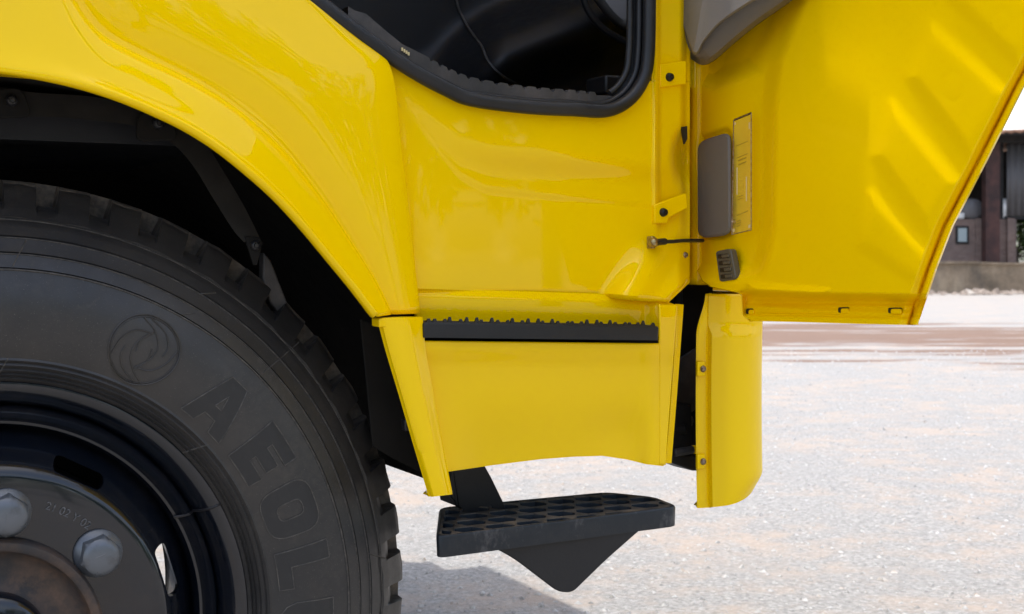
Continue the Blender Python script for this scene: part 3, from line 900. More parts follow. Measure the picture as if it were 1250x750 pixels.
bolt("pocket_screw", PX(894, 271, 1.0895), .0018, (-1, 0, 0), steel, pk, .002)
# vent grille with four slots
vo = round_poly([(873, 307), (891.5, 303.5), (898.5, 341), (878, 344.5)], 4, 4)
vent = dplate("vent_grille", vo, 1.090, .010, vent_grey, .0015)
for k in range(4):
    v = 311 + k * 8.2; u = 875.5 + k * 1.35
    dplate("slot", round_poly([(u, v), (u + 14, v - 1.3), (u + 14.8, v + 4), (u + .8, v + 5.2)], 1.5, 3), 1.0894, .004, bolt_black, 0, vent)
    dplate("louvre", [(u + 5, v + .3), (u + 13.6, v - .7), (u + 14.2, v + 3.1), (u + 5.4, v + 4.0)], 1.0888, .0018, vent_grey, .0005, vent)
# drain holes in the hem
for u, v, w_ in ((914.5, 380, 8), (1028.5, 378.5, 11), (1091, 379, 14)):
    mb = MB(); 
    dplate("drain_hole", round_poly([(u - w_ / 2, v - 3.2), (u + w_ / 2, v - 3.4), (u + w_ / 2, v + 3.6), (u - w_ / 2, v + 3.6)], 2.5, 4), 1.1085, .004, bolt_black, 0)
    dplate("hole_lip", round_poly([(u - w_ / 2 + 3, v - 1.6), (u + w_ / 2 + 1, v - 1.8), (u + w_ / 2 + 1, v + 4.6), (u - w_ / 2 + 3, v + 4.4)], 2.0, 4), 1.1075, .003, yellow_in, .0008)
# hem beads
mb = MB()
mb.tube(crv([PX(926, 384, 1.108), PX(1000, 384.5, 1.108), PX(1028, 386, 1.108), PX(1040, 388.5, 1.108), PX(1078, 390.5, 1.108), PX(1090, 388, 1.108), PX(1102, 391.5, 1.108)], 40), .0014, 6)
mb.build("sealant_bead", yellow_in, door)

# arm rest trim on the door
def trim_pt(u, v, x): return PX(u, v, x)
low = [(820, 30), (824, 48), (834, 62), (846, 72), (858, 78), (872, 72), (895, 52), (925, 28), (962, 2), (1000, -30)]
mid_ = [(820, -40), (824, 12), (836, 34), (844, 55), (850, 66), (860, 50), (880, 28), (915, 4), (950, -16), (990, -50)]
up_ = [(848 + 20 * k_, -385) for k_ in range(10)]
rws = []
lo_c = crv([(u, v, 0) for u, v in low], 50); mi_c = crv([(u, v, 0) for u, v in mid_], 50); up_c = crv([(u, v, 0) for u, v in up_], 50)
for k, (c0, x0) in enumerate(((lo_c, 1.100), (lo_c, 1.078), (lo_c, 1.064))):
    rws.append([PX(q.x, q.y - (0, 1, 7)[k], x0) for q in c0])
rws.append([PX(q.x, q.y, 1.050) for q in mi_c]); rws.append([PX(q.x, q.y - 3, 1.046) for q in mi_c]); rws.append([PX(q.x * .6 + w__.x * .4, q.y * .6 + w__.y * .4, 1.056) for q, w__ in zip(mi_c, up_c)]); rws.append([PX(q.x, q.y, 1.062) for q in up_c])
mb = MB(); mb.grid(rws[:4]); arm_t = mb.build("arm_rest", brown_trim, door, sharp=40, solid=.004, soff=0)
mb = MB(); mb.grid(rws[3:]); mb.build("trim_panel", grey_trim, arm_t, sharp=40, solid=.004, soff=0)

# ------------------------------------------------------------------ wheel
WC = Vector((.163, 1.549, .492))
wheel = empty("wheel", WC, truck)
tag(wheel, "big black truck wheel with grey nuts and worn rubber")
PROF = [(.262, -.050), (.268, -.022), (.274, -.008), (.279, -.001), (.284, .004), (.2865, .0075), (.2885, .0055), (.2905, .0090), (.2925, .0072), (.2955, .0115), (.2975, .0100), (.301, .0140), (.3035, .0125), (.3065, .0160), (.309, .0152),
        (.318, .0185), (.33, .0215), (.345, .0235), (.36, .0240), (.375, .0228), (.388, .0195), (.398, .0160), (.4030, .0150), (.4045, .0118), (.4060, .0142), (.412, .0115), (.4195, .0080), (.4212, .0045), (.4230, .0064), (.430, .0020), (.4375, -.0020),
        (.4390, -.0052), (.4410, -.0036), (.450, -.0100), (.4575, -.0150), (.4590, -.0180), (.4610, -.0172), (.470, -.0245), (.4735, -.0275), (.478, -.0320), (.486, -.0385), (.494, -.0450), (.499, -.0500), (.5025, -.0560), (.5040, -.066), (.5043, -.0735), (.5044, -.0745), (.5048, -.079), (.5050, -.0845), (.494, -.0855), (.494, -.0925), (.5055, -.0935),
        (.506, -.110), (.506, -.1255), (.494, -.1265), (.494, -.1345), (.506, -.1355), (.506, -.150), (.5055, -.1665), (.494, -.1675), (.494, -.1745), (.505, -.1755), (.5045, -.190), (.5025, -.204), (.494, -.215), (.47, -.235), (.43, -.262), (.37, -.284), (.32, -.275), (.285, -.262), (.268, -.24), (.262, -.20)]
pr_r = [p[0] for p in PROF[3:44]]; pr_a = [p[1] for p in PROF[3:44]]
def side_a(r): return interp(pr_r, pr_a, r)
sm_r = [.279, .30, .318, .33, .345, .36, .375, .388, .398, .41, .43]; sm_a = [.0, .0135, .0185, .0215, .0235, .0240, .0228, .0195, .0160, .0125, .002]
def smooth_a(r): return interp(sm_r, sm_a, r)
def wp(r, a, phi): return Vector((WC.x + r * math.sin(phi), WC.y - a, WC.z + r * math.cos(phi)))
NP_ = 52; phis = []
for k in range(NP_):
    for fr, st in ((.0, 0), (.06, 0), (.28, 0), (.52, 0), (.585, 0), (.61, 1), (.80, 1), (.975, 1)):
        phis.append(((k + fr + .33) * 2 * math.pi / NP_, st))
def flat(q):
    if q.z < .004:
        q = Vector((q.x, q.y, .004))
    return q
rows_near = []
i_sh = next(i for i, p in enumerate(PROF) if p[0] >= .478)
side_rows, tread_rows = [], []
for i, (r, a) in enumerate(PROF):
    row = []
    for ph, st in phis:
        rr_, aa = r, a
        if st and r > .474 and (a > -.074 or a < -.186): rr_ = .474 + (0.004 if a > -.05 else 0); 
        if st and .473 < r and a > -.056: aa = a - .006
        if r > .455 and a > -.06: rr_ += .0007 * math.sin(ph * 37) + .0005 * math.sin(ph * 91 + 1)
        row.append(flat(wp(rr_, aa, ph)))
    if i <= i_sh: side_rows.append(row)
    if i >= i_sh: tread_rows.append(row)
mb = MB(); mb.grid(side_rows, closed_u=True); mb.grid(tread_rows, closed_u=True)
tyre = mb.build("tyre", rubber, wheel, sharp=34)
tyre.data.materials.append(tread_mat); tyre.data.materials.append(worn_lit_rub)
for p in tyre.data.polygons:
    c = p.center; rad = math.hypot(c.x - WC.x, c.z - WC.z); aa = WC.y - c.y
    if rad > .4725 and (aa < -.052 or (rad < .4795 and abs(p.normal.x * (c.x - WC.x) + p.normal.z * (c.z - WC.z)) / rad > .85)): p.material_index = 1
    elif rad > .4985 and aa > -.0565: p.material_index = 2
# mould seams
mb = MB()
for deg, r0, r1 in ((3, .405, .4375), (46.5, .404, .474), (31.5, .439, .45), (-22, .404, .47), (96, .405, .45), (47, .2835, .309), (1.2, .2835, .309), (120, .2835, .309), (30, .406, .416), (83, .44, .47)):
    ph = math.radians(deg)
    pts = [wp(r, side_a(r) + .0004, ph + .004 * k) for k, r in enumerate(np.linspace(r0, r1, 10))]
    mb = MB(); mb.tube(pts, .0008, 5)
    mb.build("mould_seam", worn_lit_rub, wheel)
# raised edge lines round the sidewall
mb = MB()
for r, w_ in ((.4036, .0011), (.4205, .0008), (.4382, .0008), (.4583, .0007)):
    mb = MB(); mb.tube([wp(r, side_a(r) + .0016, 2 * math.pi * k / 240) for k in range(241)], w_, 5, caps=False)
    mb.build("sidewall_rib", worn_lit_rub, wheel)

# raised letters: outlines in (along, radial) units of letter height 1
def ring_pts(hw, hh, r, n=6): return round_poly([(-hw, -hh), (hw, -hh), (hw, hh), (-hw, hh)], r, n)
LET = {
 'A': ([[(-.52, -.5), (-.17, .5), (.17, .5), (.52, -.5), (.20, -.5), (.13, -.28), (-.13, -.28), (-.20, -.5)]], [[(-.075, -.08), (0, .2), (.075, -.08)]]),
 'E': ([[(-.38, -.5), (-.38, .5), (.38, .5), (.38, .24), (-.06, .24), (-.06, .13), (.32, .13), (.32, -.12), (-.06, -.12), (-.06, -.24), (.38, -.24), (.38, -.5)]], []),
 'O': ([ring_pts(.47, .5, .34)], [ring_pts(.15, .24, .13)]),
 'L': ([[(-.36, -.5), (-.36, .5), (-.04, .5), (-.04, -.24), (.38, -.24), (.38, -.5)]], []),
 'U': ([[(-.45, .5), (-.13, .5), (-.13, -.14), (-.07, -.24), (.07, -.24), (.13, -.14), (.13, .5), (.45, .5), (.45, -.2), (.38, -.38), (.22, -.5), (-.22, -.5), (-.38, -.38), (-.45, -.2)]], []),
 'S': ([[(-.42, -.5), (-.42, -.24), (.1, -.24), (.1, -.12), (-.3, -.12), (-.42, 0), (-.42, .38), (-.3, .5), (.42, .5), (.42, .24), (-.1, .24), (-.1, .13), (.3, .13), (.42, 0), (.42, -.38), (.3, -.5)]], []),
}
R0, LH = .3495, .0640
def letter_map(s, h, phic, lift):
    r = R0 + h; return wp(r, smooth_a(r) + lift, phic + s / R0)
def densify(pl, step):
    out = []
    for i in range(len(pl)):
        a, b = Vector(pl[i]), Vector(pl[(i + 1) % len(pl)]); n = max(1, int((b - a).length / step))
        out += [tuple(a + (b - a) * k / n) for k in range(n)]
    return out
DEG = {'A': 44.8, 'E': 57.6, 'O': 69.8, 'L': 81.2, 'U': 92.8, 'S': 104.8}
for chh in "AEOLUS":
    outs, hols = LET[chh]; phic = math.radians(DEG[chh])
    sc = lambda pl: [(p[0] * LH, p[1] * LH) for p in pl]
    outs = [densify(sc(o), .006) for o in outs]; hols = [densify(sc(o), .006) for o in hols]
    v_, f_ = fill_mesh(outs, hols)
    mb = MB(); mb.add([letter_map(p[0], p[1], phic, .0010) for p in v_], f_)
    lo = mb.build("letter", letter_rub, wheel, sharp=0, fix=False)
    mb = MB()
    for pl in outs + hols:
        mb.tube([letter_map(p[0], p[1], phic, .0008) for p in pl + pl[:1]], .0008, 5, caps=False)
    mb.build("letter_edge", worn_lit_rub, wheel)  # lit look of the letter edges comes from this paler rubber
# round emblem with two interlaced swooping shapes
lp = math.radians(27.0); RL = .0395
def emb(x, y, lift): 
    r = 0.3510 + y; return wp(r, smooth_a(r) + lift, lp + x / 0.3510)
mb = MB()
def estroke(pts, w_=.0008, lift=.0008, n=24):
    ca, sa = math.cos(lp), math.sin(lp)
    # strokes are drawn upright in the picture: turn them into the local radial frame
    q = [(p[0] * ca + p[1] * -sa * -1 * -1, p[0] * sa * 1 + p[1] * ca) for p in pts]
    q = [(p[0] * ca - p[1] * sa, p[0] * sa + p[1] * ca) for p in pts]
    cpts = crv([(a_ * RL, b_ * RL, 0) for a_, b_ in q], n)
    mb.tube([emb(c_.x, c_.y, lift) for c_ in cpts], w_, 5)
estroke([(math.cos(a), math.sin(a)) for a in np.linspace(0, 2 * math.pi, 33)], .0009, .0009, 90)
estroke([(.94 * math.cos(a), .94 * math.sin(a)) for a in np.linspace(0, 2 * math.pi, 33)], .0005, .0006, 90)
for s_ in (1, -1):
    estroke([(s_ * .05, s_ * .92), (s_ * .30, s_ * .55), (s_ * .38, s_ * .10), (s_ * .18, s_ * -.25), (s_ * -.25, s_ * -.47)])
    estroke([(s_ * -.25, s_ * -.47), (s_ * .20, s_ * -.58), (s_ * .62, s_ * -.38), (s_ * .92, s_ * .0)])
    estroke([(s_ * .25, s_ * .88), (s_ * .58, s_ * .50), (s_ * .66, s_ * .1), (s_ * .52, s_ * -.18)])
    estroke([(s_ * -.22, s_ * -.02), (s_ * -.10, s_ * .28), (s_ * .12, s_ * .45), (s_ * .28, s_ * .52)])
mb.build("emblem", rubber, wheel)

# rim: barrel with lock ring, pressed disc with hand holes
mb = MB()
mb.lathe([(.250, -.06), (.256, -.034), (.260, -.016), (.266, -.004), (.273, .0030), (.278, .0052), (.2820, .0045), (.2840, .0005), (.2830, -.006), (.276, -.014), (.268, -.03), (.262, -.06), (.262, -.20), (.238, -.22), (.240, -.12), (.250, -.06)], WC, (0, -1, 0), 140)
mb.lathe([(.262, -.20), (.270, -.235), (.284, -.255), (.276, -.258), (.246, -.235), (.238, -.22)], WC, (0, -1, 0), 90)
rim = mb.build("rim", rim_mat, wheel, sharp=40)
mb = MB()
mb.lathe([(.2505, -.055), (.2560, -.031), (.2545, -.0255), (.2515, -.0215), (.2475, -.0195), (.2440, -.0225), (.2425, -.0275), (.2400, -.0295), (.2375, -.0265), (.2345, -.0275), (.2320, -.0335), (.2305, -.048), (.233, -.062)], WC, (0, -1, 0), 140)
mb.build("lock_ring", rim_mat, wheel, sharp=40)
mb = MB()
for ph in (1.068,):
    for r, a in ((.2545, -.0245), ): pass
    pts = [wp(r, a + .0012, ph + d_) for r, a, d_ in ((.234, -.0265, -.012), (.242, -.0255, .004), (.250, -.0195, .010), (.256, -.026, .012), (.262, -.0115, .014), (.270, -.0002, .016), (.279, .0048, .018), (.284, .0005, .019))]
    mb.tube(pts, .0016, 6)
mb.build("ring_split", bolt_black, wheel)
mb = MB()
DO = .026
dprof = [(r_, a_ + DO * smooth(.2335, .20, r_)) for r_, a_ in [(.2335, -.060), (.2300, -.0545), (.2240, -.0500), (.2160, -.0440), (.2050, -.0350), (.1960, -.0260), (.1895, -.0195), (.1860, -.0172), (.1800, -.0160), (.150, -.0155), (.117, -.0152), (.117, -.0285), (.150, -.028), (.181, -.028), (.190, -.033), (.205, -.047), (.216, -.056), (.225, -.063), (.2335, -.066), (.2335, -.060)]]
mb.lathe(dprof, WC, (0, -1, 0), 160)
disc = mb.build("wheel_disc", rim_mat, wheel, sharp=40)
cut = MB()
for k in range(8):
    ph = math.radians(28 + 45 * k)
    pl = round_poly([(-.030, -.0085), (.030, -.0085), (.030, .0085), (-.030, .0085)], .0085, 6)
    cut.prism([wp(.2015 + q[1], .06, ph + q[0] / .2015) for q in pl], (0, .15, 0))
cutter = cut.build("cutter", rim_mat)
bo = disc.modifiers.new("holes", 'BOOLEAN'); bo.operation = 'DIFFERENCE'; bo.object = cutter; bo.solver = 'EXACT'
dg = bpy.context.evaluated_depsgraph_get()
me2 = bpy.data.meshes.new_from_object(disc.evaluated_get(dg))
disc.modifiers.clear(); old = disc.data; disc.data = me2; bpy.data.meshes.remove(old)
bpy.data.objects.remove(cutter)
disc.data.name = "wheel_disc"
disc.data.set_sharp_from_angle(angle=math.radians(40))
# hub, rusty flange ring and cap
mb = MB()
mb.lathe([(.1175, -.03), (.1175, -.008), (.1165, .0005), (.1140, .0035), (.1080, .0040), (.1050, .0020), (.1040, -.004), (.100, -.012), (.092, -.017), (.075, -.019), (.064, -.018), (.058, -.014)], WC + Vector((0, -DO, 0)), (0, -1, 0), 90)
hub = mb.build("hub", rust, wheel, sharp=40)
mb = MB()
mb.lathe([(.060, -.022), (.0585, -.006), (.056, .0005), (.050, .004), (.03, .007), (0, .008)], WC + Vector((0, -DO, 0)), (0, -1, 0), 60)
mb.build("hub_cap", rim_mat, wheel, sharp=40)
mb = MB()
mb.lathe([(.10, -.03), (.18, -.05), (.193, -.065), (.193, -.19), (.14, -.2), (0, -.2)], WC, (0, -1, 0), 60)
mb.build("brake_drum", liner_black, wheel, sharp=40)
mb = MB()
mb.lathe([(.15, -.085), (.240, -.085), (.240, -.095), (.15, -.095)], WC, (0, -1, 0), 50, phi0=math.radians(-110), arc=math.radians(164))
mb.build("hole_blackout", liner_black, wheel, sharp=40)  # added dark plate that makes the upper hand holes look black
# wheel nuts
def nut_mesh():
    mb = MB()
    mb.lathe([(.0235, -.002), (.0262, .0), (.0268, .002), (.0262, .0048), (.0225, .0085), (.0195, .0105)], (0, 0, 0), (0, -1, 0), 36)
    rows_ = []
    for hz_, ap in ((.006, .0197), (.0215, .0197)):
        rows_.append([(ap / max(math.cos((a_ % (math.pi / 3)) - math.pi / 6), .866) * math.sin(a_), -hz_, ap / max(math.cos((a_ % (math.pi / 3)) - math.pi / 6), .866) * math.cos(a_)) for a_ in [2 * math.pi * k / 48 for k in range(48)]])
    for hz_, ro in ((.0245, .0197), (.0268, .0172), (.0284, .0135), (.0294, .0085), (.0298, .0)):
        rows_.append([(ro * math.sin(a_), -hz_ + (0 if ro < .019 else 0), ro * math.cos(a_)) for a_ in [2 * math.pi * k / 48 for k in range(48)]])
    mb.grid(rows_, closed_u=True)
    # chip on the crown
    mb.tube([(-.003, -.0292, -.006), (-.0025, -.0293, .004)], .0007, 5)
    return mb
first = None
for k in range(8):
    ph = math.radians(6.2 + 45 * k); c = wp(.1430, -.0155 + DO, ph)
    if first is None:
        first = nut_mesh().build("lug_nut", nut_mat, None, sharp=26); o = first
    else:
        o = first.copy(); COL.objects.link(o)
    o.location = c; o.rotation_euler = (0, ph + .35 * k, 0)
    attach(o, wheel)
# stamped numbers on the disc
fc = bpy.data.curves.new("tmp", 'FONT'); fc.body = "21 02 Y 02"; fc.size = .0125; fc.align_x = 'CENTER'; fc.extrude = .0
to = bpy.data.objects.new("tmp", fc); COL.objects.link(to)
dg = bpy.context.evaluated_depsgraph_get()
tm = bpy.data.meshes.new_from_object(to.evaluated_get(dg)); bpy.data.objects.remove(to)
ph0 = math.radians(31)
for q in tm.vertices:
    x, y = q.co.x, q.co.y
    q.co = wp(.1535 + y, -.0150 + .0006 + DO, ph0 + x * 1.0 / .160)
finish("stamped_number", tm, stamp_mat, wheel, sharp=20)

# ------------------------------------------------------------------ wheel arch liner and chassis
mb = MB()
prof = []
for a_ in np.linspace(-1.45, 1.10, 60):
    r = interp([-1.5, -.4, .3, .9, 1.2], [.585, .605, .610, .595, .575], a_); prof.append((.16 + r * math.sin(a_), .49 + r * math.cos(a_)))
prof += [(.672, .70), (.684, .628)]
mb.grid([[Vector((x, y, z + .0 * y)) for x, z in prof] for y in (1.507, 1.53, 1.60, 1.8, 2.1)])
n = len(prof)
mb.grid([[Vector((x, 2.1, z)) for x, z in prof], [Vector((.16 + (x - .16) * .1, 2.1, .7)) for x, z in prof]])
liner = mb.build("wheel_arch_liner", liner_black, truck, sharp=40)
up_e = [(-60, 112), (0, 107), (40, 113), (110, 118), (160, 128), (195, 138), (218, 149), (247, 170), (270, 205), (298, 252), (318, 292)]
lo_e = [(-60, 140), (0, 143), (60, 143), (110, 147), (160, 153), (192, 165), (216, 180), (238, 206), (260, 242), (284, 280), (298, 296)]
ue = crv([(u, v, 0) for u, v in up_e], 70); le = crv([(u, v, 0) for u, v in lo_e], 70)
mb = MB(); mb.grid([[P(q.x, q.y, 1.575) for q in ue], [P(q.x, q.y, 1.540) for q in ue], [P(q.x, q.y, 1.536) for q in le], [P(q.x, q.y, 1.60) for q in le]])
mb.build("liner_flange", flange_black, liner, sharp=40)
for u, v, y in ((14, 123, 1.527), (193, 151, 1.527), (311, 300, 1.537)):
    c = P(u, v, y); 
    if u == 311:
        mb = MB(); mb.prism([P(*q, 1.534) for q in ((299, 289), (317, 290), (321, 297), (314, 324), (310, 324))], (0, .006, 0)); mb.build("liner_tab", liner_black, liner, bevel=.001)
    else:
        mb = MB(); rp = round_poly([(u - 27, v + 22), (u - 24, v - 14), (u + 14, v - 16), (u + 26, v + 20)], 12, 5)
        mb.prism([P(*q, 1.529) for q in rp], (0, .008, 0)); mb.build("liner_tab", liner_black, liner, bevel=.0015)
    bolt("bolt", c + Vector((0, -.003, 0)), .006, (0, -1, 0), bolt_black, liner, .005)
mb = MB()
mb.prism([P(u, v, 1.60) for u, v in ((322, 308), (331, 318), (352, 372), (360, 400), (350, 395), (330, 370), (321, 340))], (0, .02, 0))
mb.build("liner_patch", sill_plate, liner, bevel=.002)
mb = MB(); mb.prism([P(q[0], q[1], 1.565) for q in ((455, 545), (480, 560), (516, 578), (519, 560), (492, 470), (470, 400), (440, 390))], (0, .004, 0))
mb.build("liner_skirt", liner_black, liner, bevel=.001)
mb = MB()
for y in (2.2, 2.95): mb.box((-3.2, y, .66), (1.1, y + .08, .92))
mb.box((-3.2, 2.25, .70), (-3.0, 2.97, .85)); mb.box((-.6, 2.25, .70), (-.5, 2.97, .85))
mb.build("chassis_frame", bracket_black, truck, bevel=.006)
mb = MB(); mb.tube([(.16, 1.80, .47), (.16, 2.2, .40), (.16, 3.0, .40), (.16, 3.45, .47)], .055, 12); mb.build("axle", bracket_black, truck)
# the wheel on the far side
mb = MB(); far_c = Vector((.16, 3.68, .492))
mb.lathe([(.27, 0), (.30, .012), (.36, .02), (.44, 0), (.499, -.05), (.505, -.13), (.499, -.21), (.44, -.25), (.36, -.27), (.27, -.25)], far_c, (0, 1, 0), 60)
mb.lathe([(.27, -.02), (.20, -.06), (0, -.06)], far_c, (0, 1, 0), 40)
fw = mb.build("wheel", rubber, truck, sharp=40)

# ------------------------------------------------------------------ rest of the cab: shell, roof, interior
mb = MB()
mb.box((-.62, 3.78, .86), (1.52, 3.80, 1.72)); mb.box((-.62, 1.53, 1.0), (-.60, 3.78, 2.62))
mb.box((-.60, 3.70, 1.72), (-.35, 3.80, 2.6)); mb.box((1.30, 3.72, 1.72), (1.38, 3.80, 2.6))
mb.box((-.62, 1.50, 1.60), (-.12, 1.55, 2.60))
rf = []
for y in np.linspace(1.47, 3.83, 24):
    t = (y - 1.47) / 2.36; e_ = 1 - abs(2 * t - 1) ** 6
    rf.append([Vector((x, y, 2.54 + .16 * e_ * (1 - abs((x - .44) / 1.1) ** 6))) for x in np.linspace(-.64, 1.52, 22)])
mb.grid(rf)
mb.box((1.44, 1.64, .85), (1.52, 3.76, 1.66))
mb.box((1.40, 1.60, 2.52), (1.64, 3.70, 2.56))  # unseen visor, added to carry the cab's ground shadow further forward
shell = mb.build("cab_shell", yellow, truck, bevel=.006)
for y in (1.56, 3.70):
    mb = MB(); mb.prism([(1.32, y, 1.62), (1.48, y, 1.62), (1.42, y, 2.58), (1.26, y, 2.58)], (0, .07, 0)); mb.build("windscreen_pillar", yellow, shell, bevel=.01)
mb = MB()
mb.prism([(1.10, 1.575, .87), (1.48, 1.61, .87), (1.48, 1.61, 1.64), (1.10, 1.575, 1.64)], (0, .05, 0))
mb.build("pillar_base", yellow, shell, bevel=.01)
mb = MB(); mb.prism([(1.505, 1.63, 1.66), (1.505, 3.74, 1.66), (1.435, 3.74, 2.56), (1.435, 1.63, 2.56)], (.006, 0, 0)); mb.build("windscreen", glass, shell)
mb = MB(); mb.prism([(-.36, 3.76, 1.72), (1.31, 3.76, 1.72), (1.31, 3.76, 2.56), (-.36, 3.76, 2.56)], (0, .005, 0)); mb.build("window_pane", glass, shell)
mb = MB(); mb.box((1.10, 1.75, .70), (1.232, 3.65, .835)); mb.build("bumper", yellow, truck, bevel=.02)
# floor, engine cover, lower dash
mb = MB(); mb.box((-.58, 1.60, 1.04), (1.43, 3.76, 1.075)); floor_in = mb.build("cab_floor", int_black, truck)
SEAM = [(548, -60), (557, 0), (565, 22), (577, 42), (588, 57), (596, 75), (612, 92), (640, 108)]
DL = [(380, 170), (520, 95), (590, 60), (660, 32), (735, 2), (790, -30), (850, -60)]
def dash_y(u, v):
    y = 2.02; b_ = below(DL, u, v)
    y -= .12 * smooth(-70, 0, b_) ** 2 * smooth(520, 620, u) + .05 * smooth(-40, 40, b_)
    return y + .10 * smooth(15, 85, b_) * smooth(540, 660, u)
rws = []
for i in range(110):
    v = -330 + 470 * i / 109.0; row = []
    for j in range(130):
        u = 360 + 460 * j / 129.0
        row.append(P(u, v, dash_y(u, v)))
    rws.append(row)
mb = MB(); mb.grid(rws); mb.build("lower_dash", int_black, floor_in, sharp=60, solid=.03, soff=1)
mb = MB(); mb.tube(crv([P(u, v, dash_y(u, v) - .004) for u, v in SEAM], 40), .0022, 6); mb.build("dash_seam", sill_plate, floor_in)
mb = MB(); mb.tube(crv([P(u, v, 1.84 + .0004 * 0) for u, v in ((700, -60), (708, -20), (714, 4), (724, 22), (740, 38), (768, 53), (790, 60))], 30), .006, 8)
mb.build("dash_piping", seal_rubber, floor_in)
mb = MB()
pp = [(704, -60), (716, -10), (730, 15), (748, 34), (772, 47), (800, 50), (800, -60)]
rws = []
q0 = crv([(u, v, 0) for u, v in pp[:5]], 24)
rws.append([P(q.x + 3, q.y - 3, 1.86) for q in q0]); rws.append([P(q.x + 12, q.y - 10, 1.83) for q in q0]); rws.append([P(q.x + 60, q.y - 40, 1.80) for q in q0]); rws.append([P(q.x + 160, q.y - 90, 1.86) for q in q0])
mb.grid(rws); mb.build("kick_panel", pale_trim, floor_in, sharp=60, solid=.006, soff=1)
mb = MB(); mb.box((P(735, 90, 1.75).x, 1.74, P(735, 115, 1.75).z), (P(735, 90, 1.75).x + .12, 1.80, P(735, 92, 1.75).z)); mb.build("pedal_box", bracket_black, floor_in, bevel=.004)
# seat
mb = MB(); mb.box((-.35, 1.75, 1.20), (.20, 2.25, 1.42)); mb.box((-.42, 1.75, 1.40), (-.26, 2.25, 2.05)); mb.build("seat", int_black, floor_in, bevel=.04, seg=4)

# ------------------------------------------------------------------ background: low wall, shed, trees
m = Mat("stained_concrete", Roughness=.9)
n1 = m.noise(1.2, 7, .65); n2 = m.noise(1.6, 5, .7, stretch=(1, 1, .25))
c = m.ramp(n1, [(.3, (.10, .078, .054)), (.5, (.24, .18, .12)), (.72, (.38, .30, .205))])
m.to(m.mix(m.ramp(n2, [(.45, 0.0), (.75, .8)]), c, (.085, .075, .065)), 'Base Color'); m.bump(m.noise(9, 6), .5, .03)
conc = m.m
m = Mat("old_brick", Roughness=.9)
bt = m.n.new("ShaderNodeTexBrick"); bt.inputs['Scale'].default_value = 4.0
for k_, c_ in (('Color1', (.16, .098, .078)), ('Color2', (.22, .145, .12)), ('Mortar', (.19, .165, .145))): bt.inputs[k_].default_value = (*c_, 1)
mp = m.n.new("ShaderNodeMapping"); mp.inputs['Rotation'].default_value = (math.pi / 2, 0, 0); m.link(m.tc.outputs['Object'], mp.inputs[0]); m.link(mp.outputs[0], bt.inputs[0])
m.to(m.mix(m.ramp(m.noise(.9, 6), [(.4, 0.0), (.75, .7)]), bt.outputs[0], (.10, .085, .08)), 'Base Color'); brick = m.m
m = Mat("rusty_column", Roughness=.8); m.to(m.ramp(m.noise(3, 6), [(.35, (.028, .014, .013)), (.7, (.085, .035, .028))]), 'Base Color'); col_mat = m.m
m = Mat("grey_sheet_metal", Roughness=.6, Metallic=.2); m.to(m.ramp(m.noise(2.2, 6, stretch=(1, 1, .15)), [(.35, (.075, .072, .075)), (.7, (.15, .145, .15))]), 'Base Color'); sheet = m.m
m = Mat("dark_timber", Roughness=.85); m.to(m.ramp(m.noise(3, 5), [(.35, (.006, .006, .007)), (.7, (.018, .016, .015))]), 'Base Color'); timber = m.m
m = Mat("roof_tile", Roughness=.85); m.to(m.ramp(m.noise(4, 6), [(.35, (.12, .065, .045)), (.55, (.32, .17, .11)), (.75, (.45, .34, .27))]), 'Base Color'); tile = m.m
m = Mat("white_sack", Roughness=.7); m.to(m.ramp(m.noise(5, 4), [(.3, (.5, .5, .48)), (.7, (.75, .74, .72))]), 'Base Color'); sack_w = m.m
m = Mat("pale_window", Roughness=.3, Base_Color=(.30, .36, .37)); pane_m = m.m
def wbox(mb, X0, X1, Y0, Y1, z0, z1):
    c = [W(x, y, z) for z in (z0, z1) for y in (Y0, Y1) for x in (X0, X1)]
    mb.add(c, [(0, 2, 3, 1), (4, 5, 7, 6), (0, 1, 5, 4), (2, 6, 7, 3), (0, 4, 6, 2), (1, 3, 7, 5)])
mb = MB()
top = []
for i in range(121):
    X_ = -30 + 85 * i / 120.0; top.append((X_, .88 + .03 * math.sin(X_ * 1.3) + .02 * math.sin(X_ * 3.1)))
mb.grid([[W(x, 36.8, -.05) for x, z in top], [W(x, 36.8, z - .07) for x, z in top], [W(x, 36.74, z - .065) for x, z in top], [W(x, 36.74, z) for x, z in top], [W(x, 37.1, z) for x, z in top], [W(x, 37.1, -.05) for x, z in top]])
lw = mb.build("boundary_wall", conc, None, bevel=0, sharp=30)
tag(lw, "low stained concrete wall along the far side of the yard", "wall")

shed = tag(empty("shed", W(13, 42, 0)), "old brick shed with rusty column and grey sheet cladding behind the wall", "shed")
YS = 41.0
mb = MB(); wbox(mb, 2.0, 15.3, YS, YS + .25, 0, 2.15); wbox(mb, 15.05, 15.3, YS + .25, YS + 5, 0, 2.15)
wl = mb.build("brick_wall", brick, shed)
for x in (12.2, 14.05, 15.0):
    mb = MB(); wbox(mb, x, x + .22, YS - .08, YS - .003, 0, 2.18); mb.build("wall_pier", brick, wl)
mb = MB(); wbox(mb, 13.45, 13.85, YS - .03, YS + .05, 1.40, 1.95); w_ = mb.build("window", timber, shed)
mb = MB(); wbox(mb, 13.52, 13.78, YS - .05, YS - .032, 1.47, 1.88); mb.build("pane", pane_m, w_)
for x in (2.2, 6.4, 10.5, 14.2, 18.5, 22.8):
    mb = MB(); wbox(mb, x, x + .42, YS - .5, YS - .12, 0, 4.55); mb.build("column", col_mat, shed)
mb = MB(); wbox(mb, 1.5, 24, YS - .55, YS - .05, 4.45, 4.75); mb.build("beam", timber, shed)
mb = MB()
xs_ = np.linspace(15.0, 24, 181)
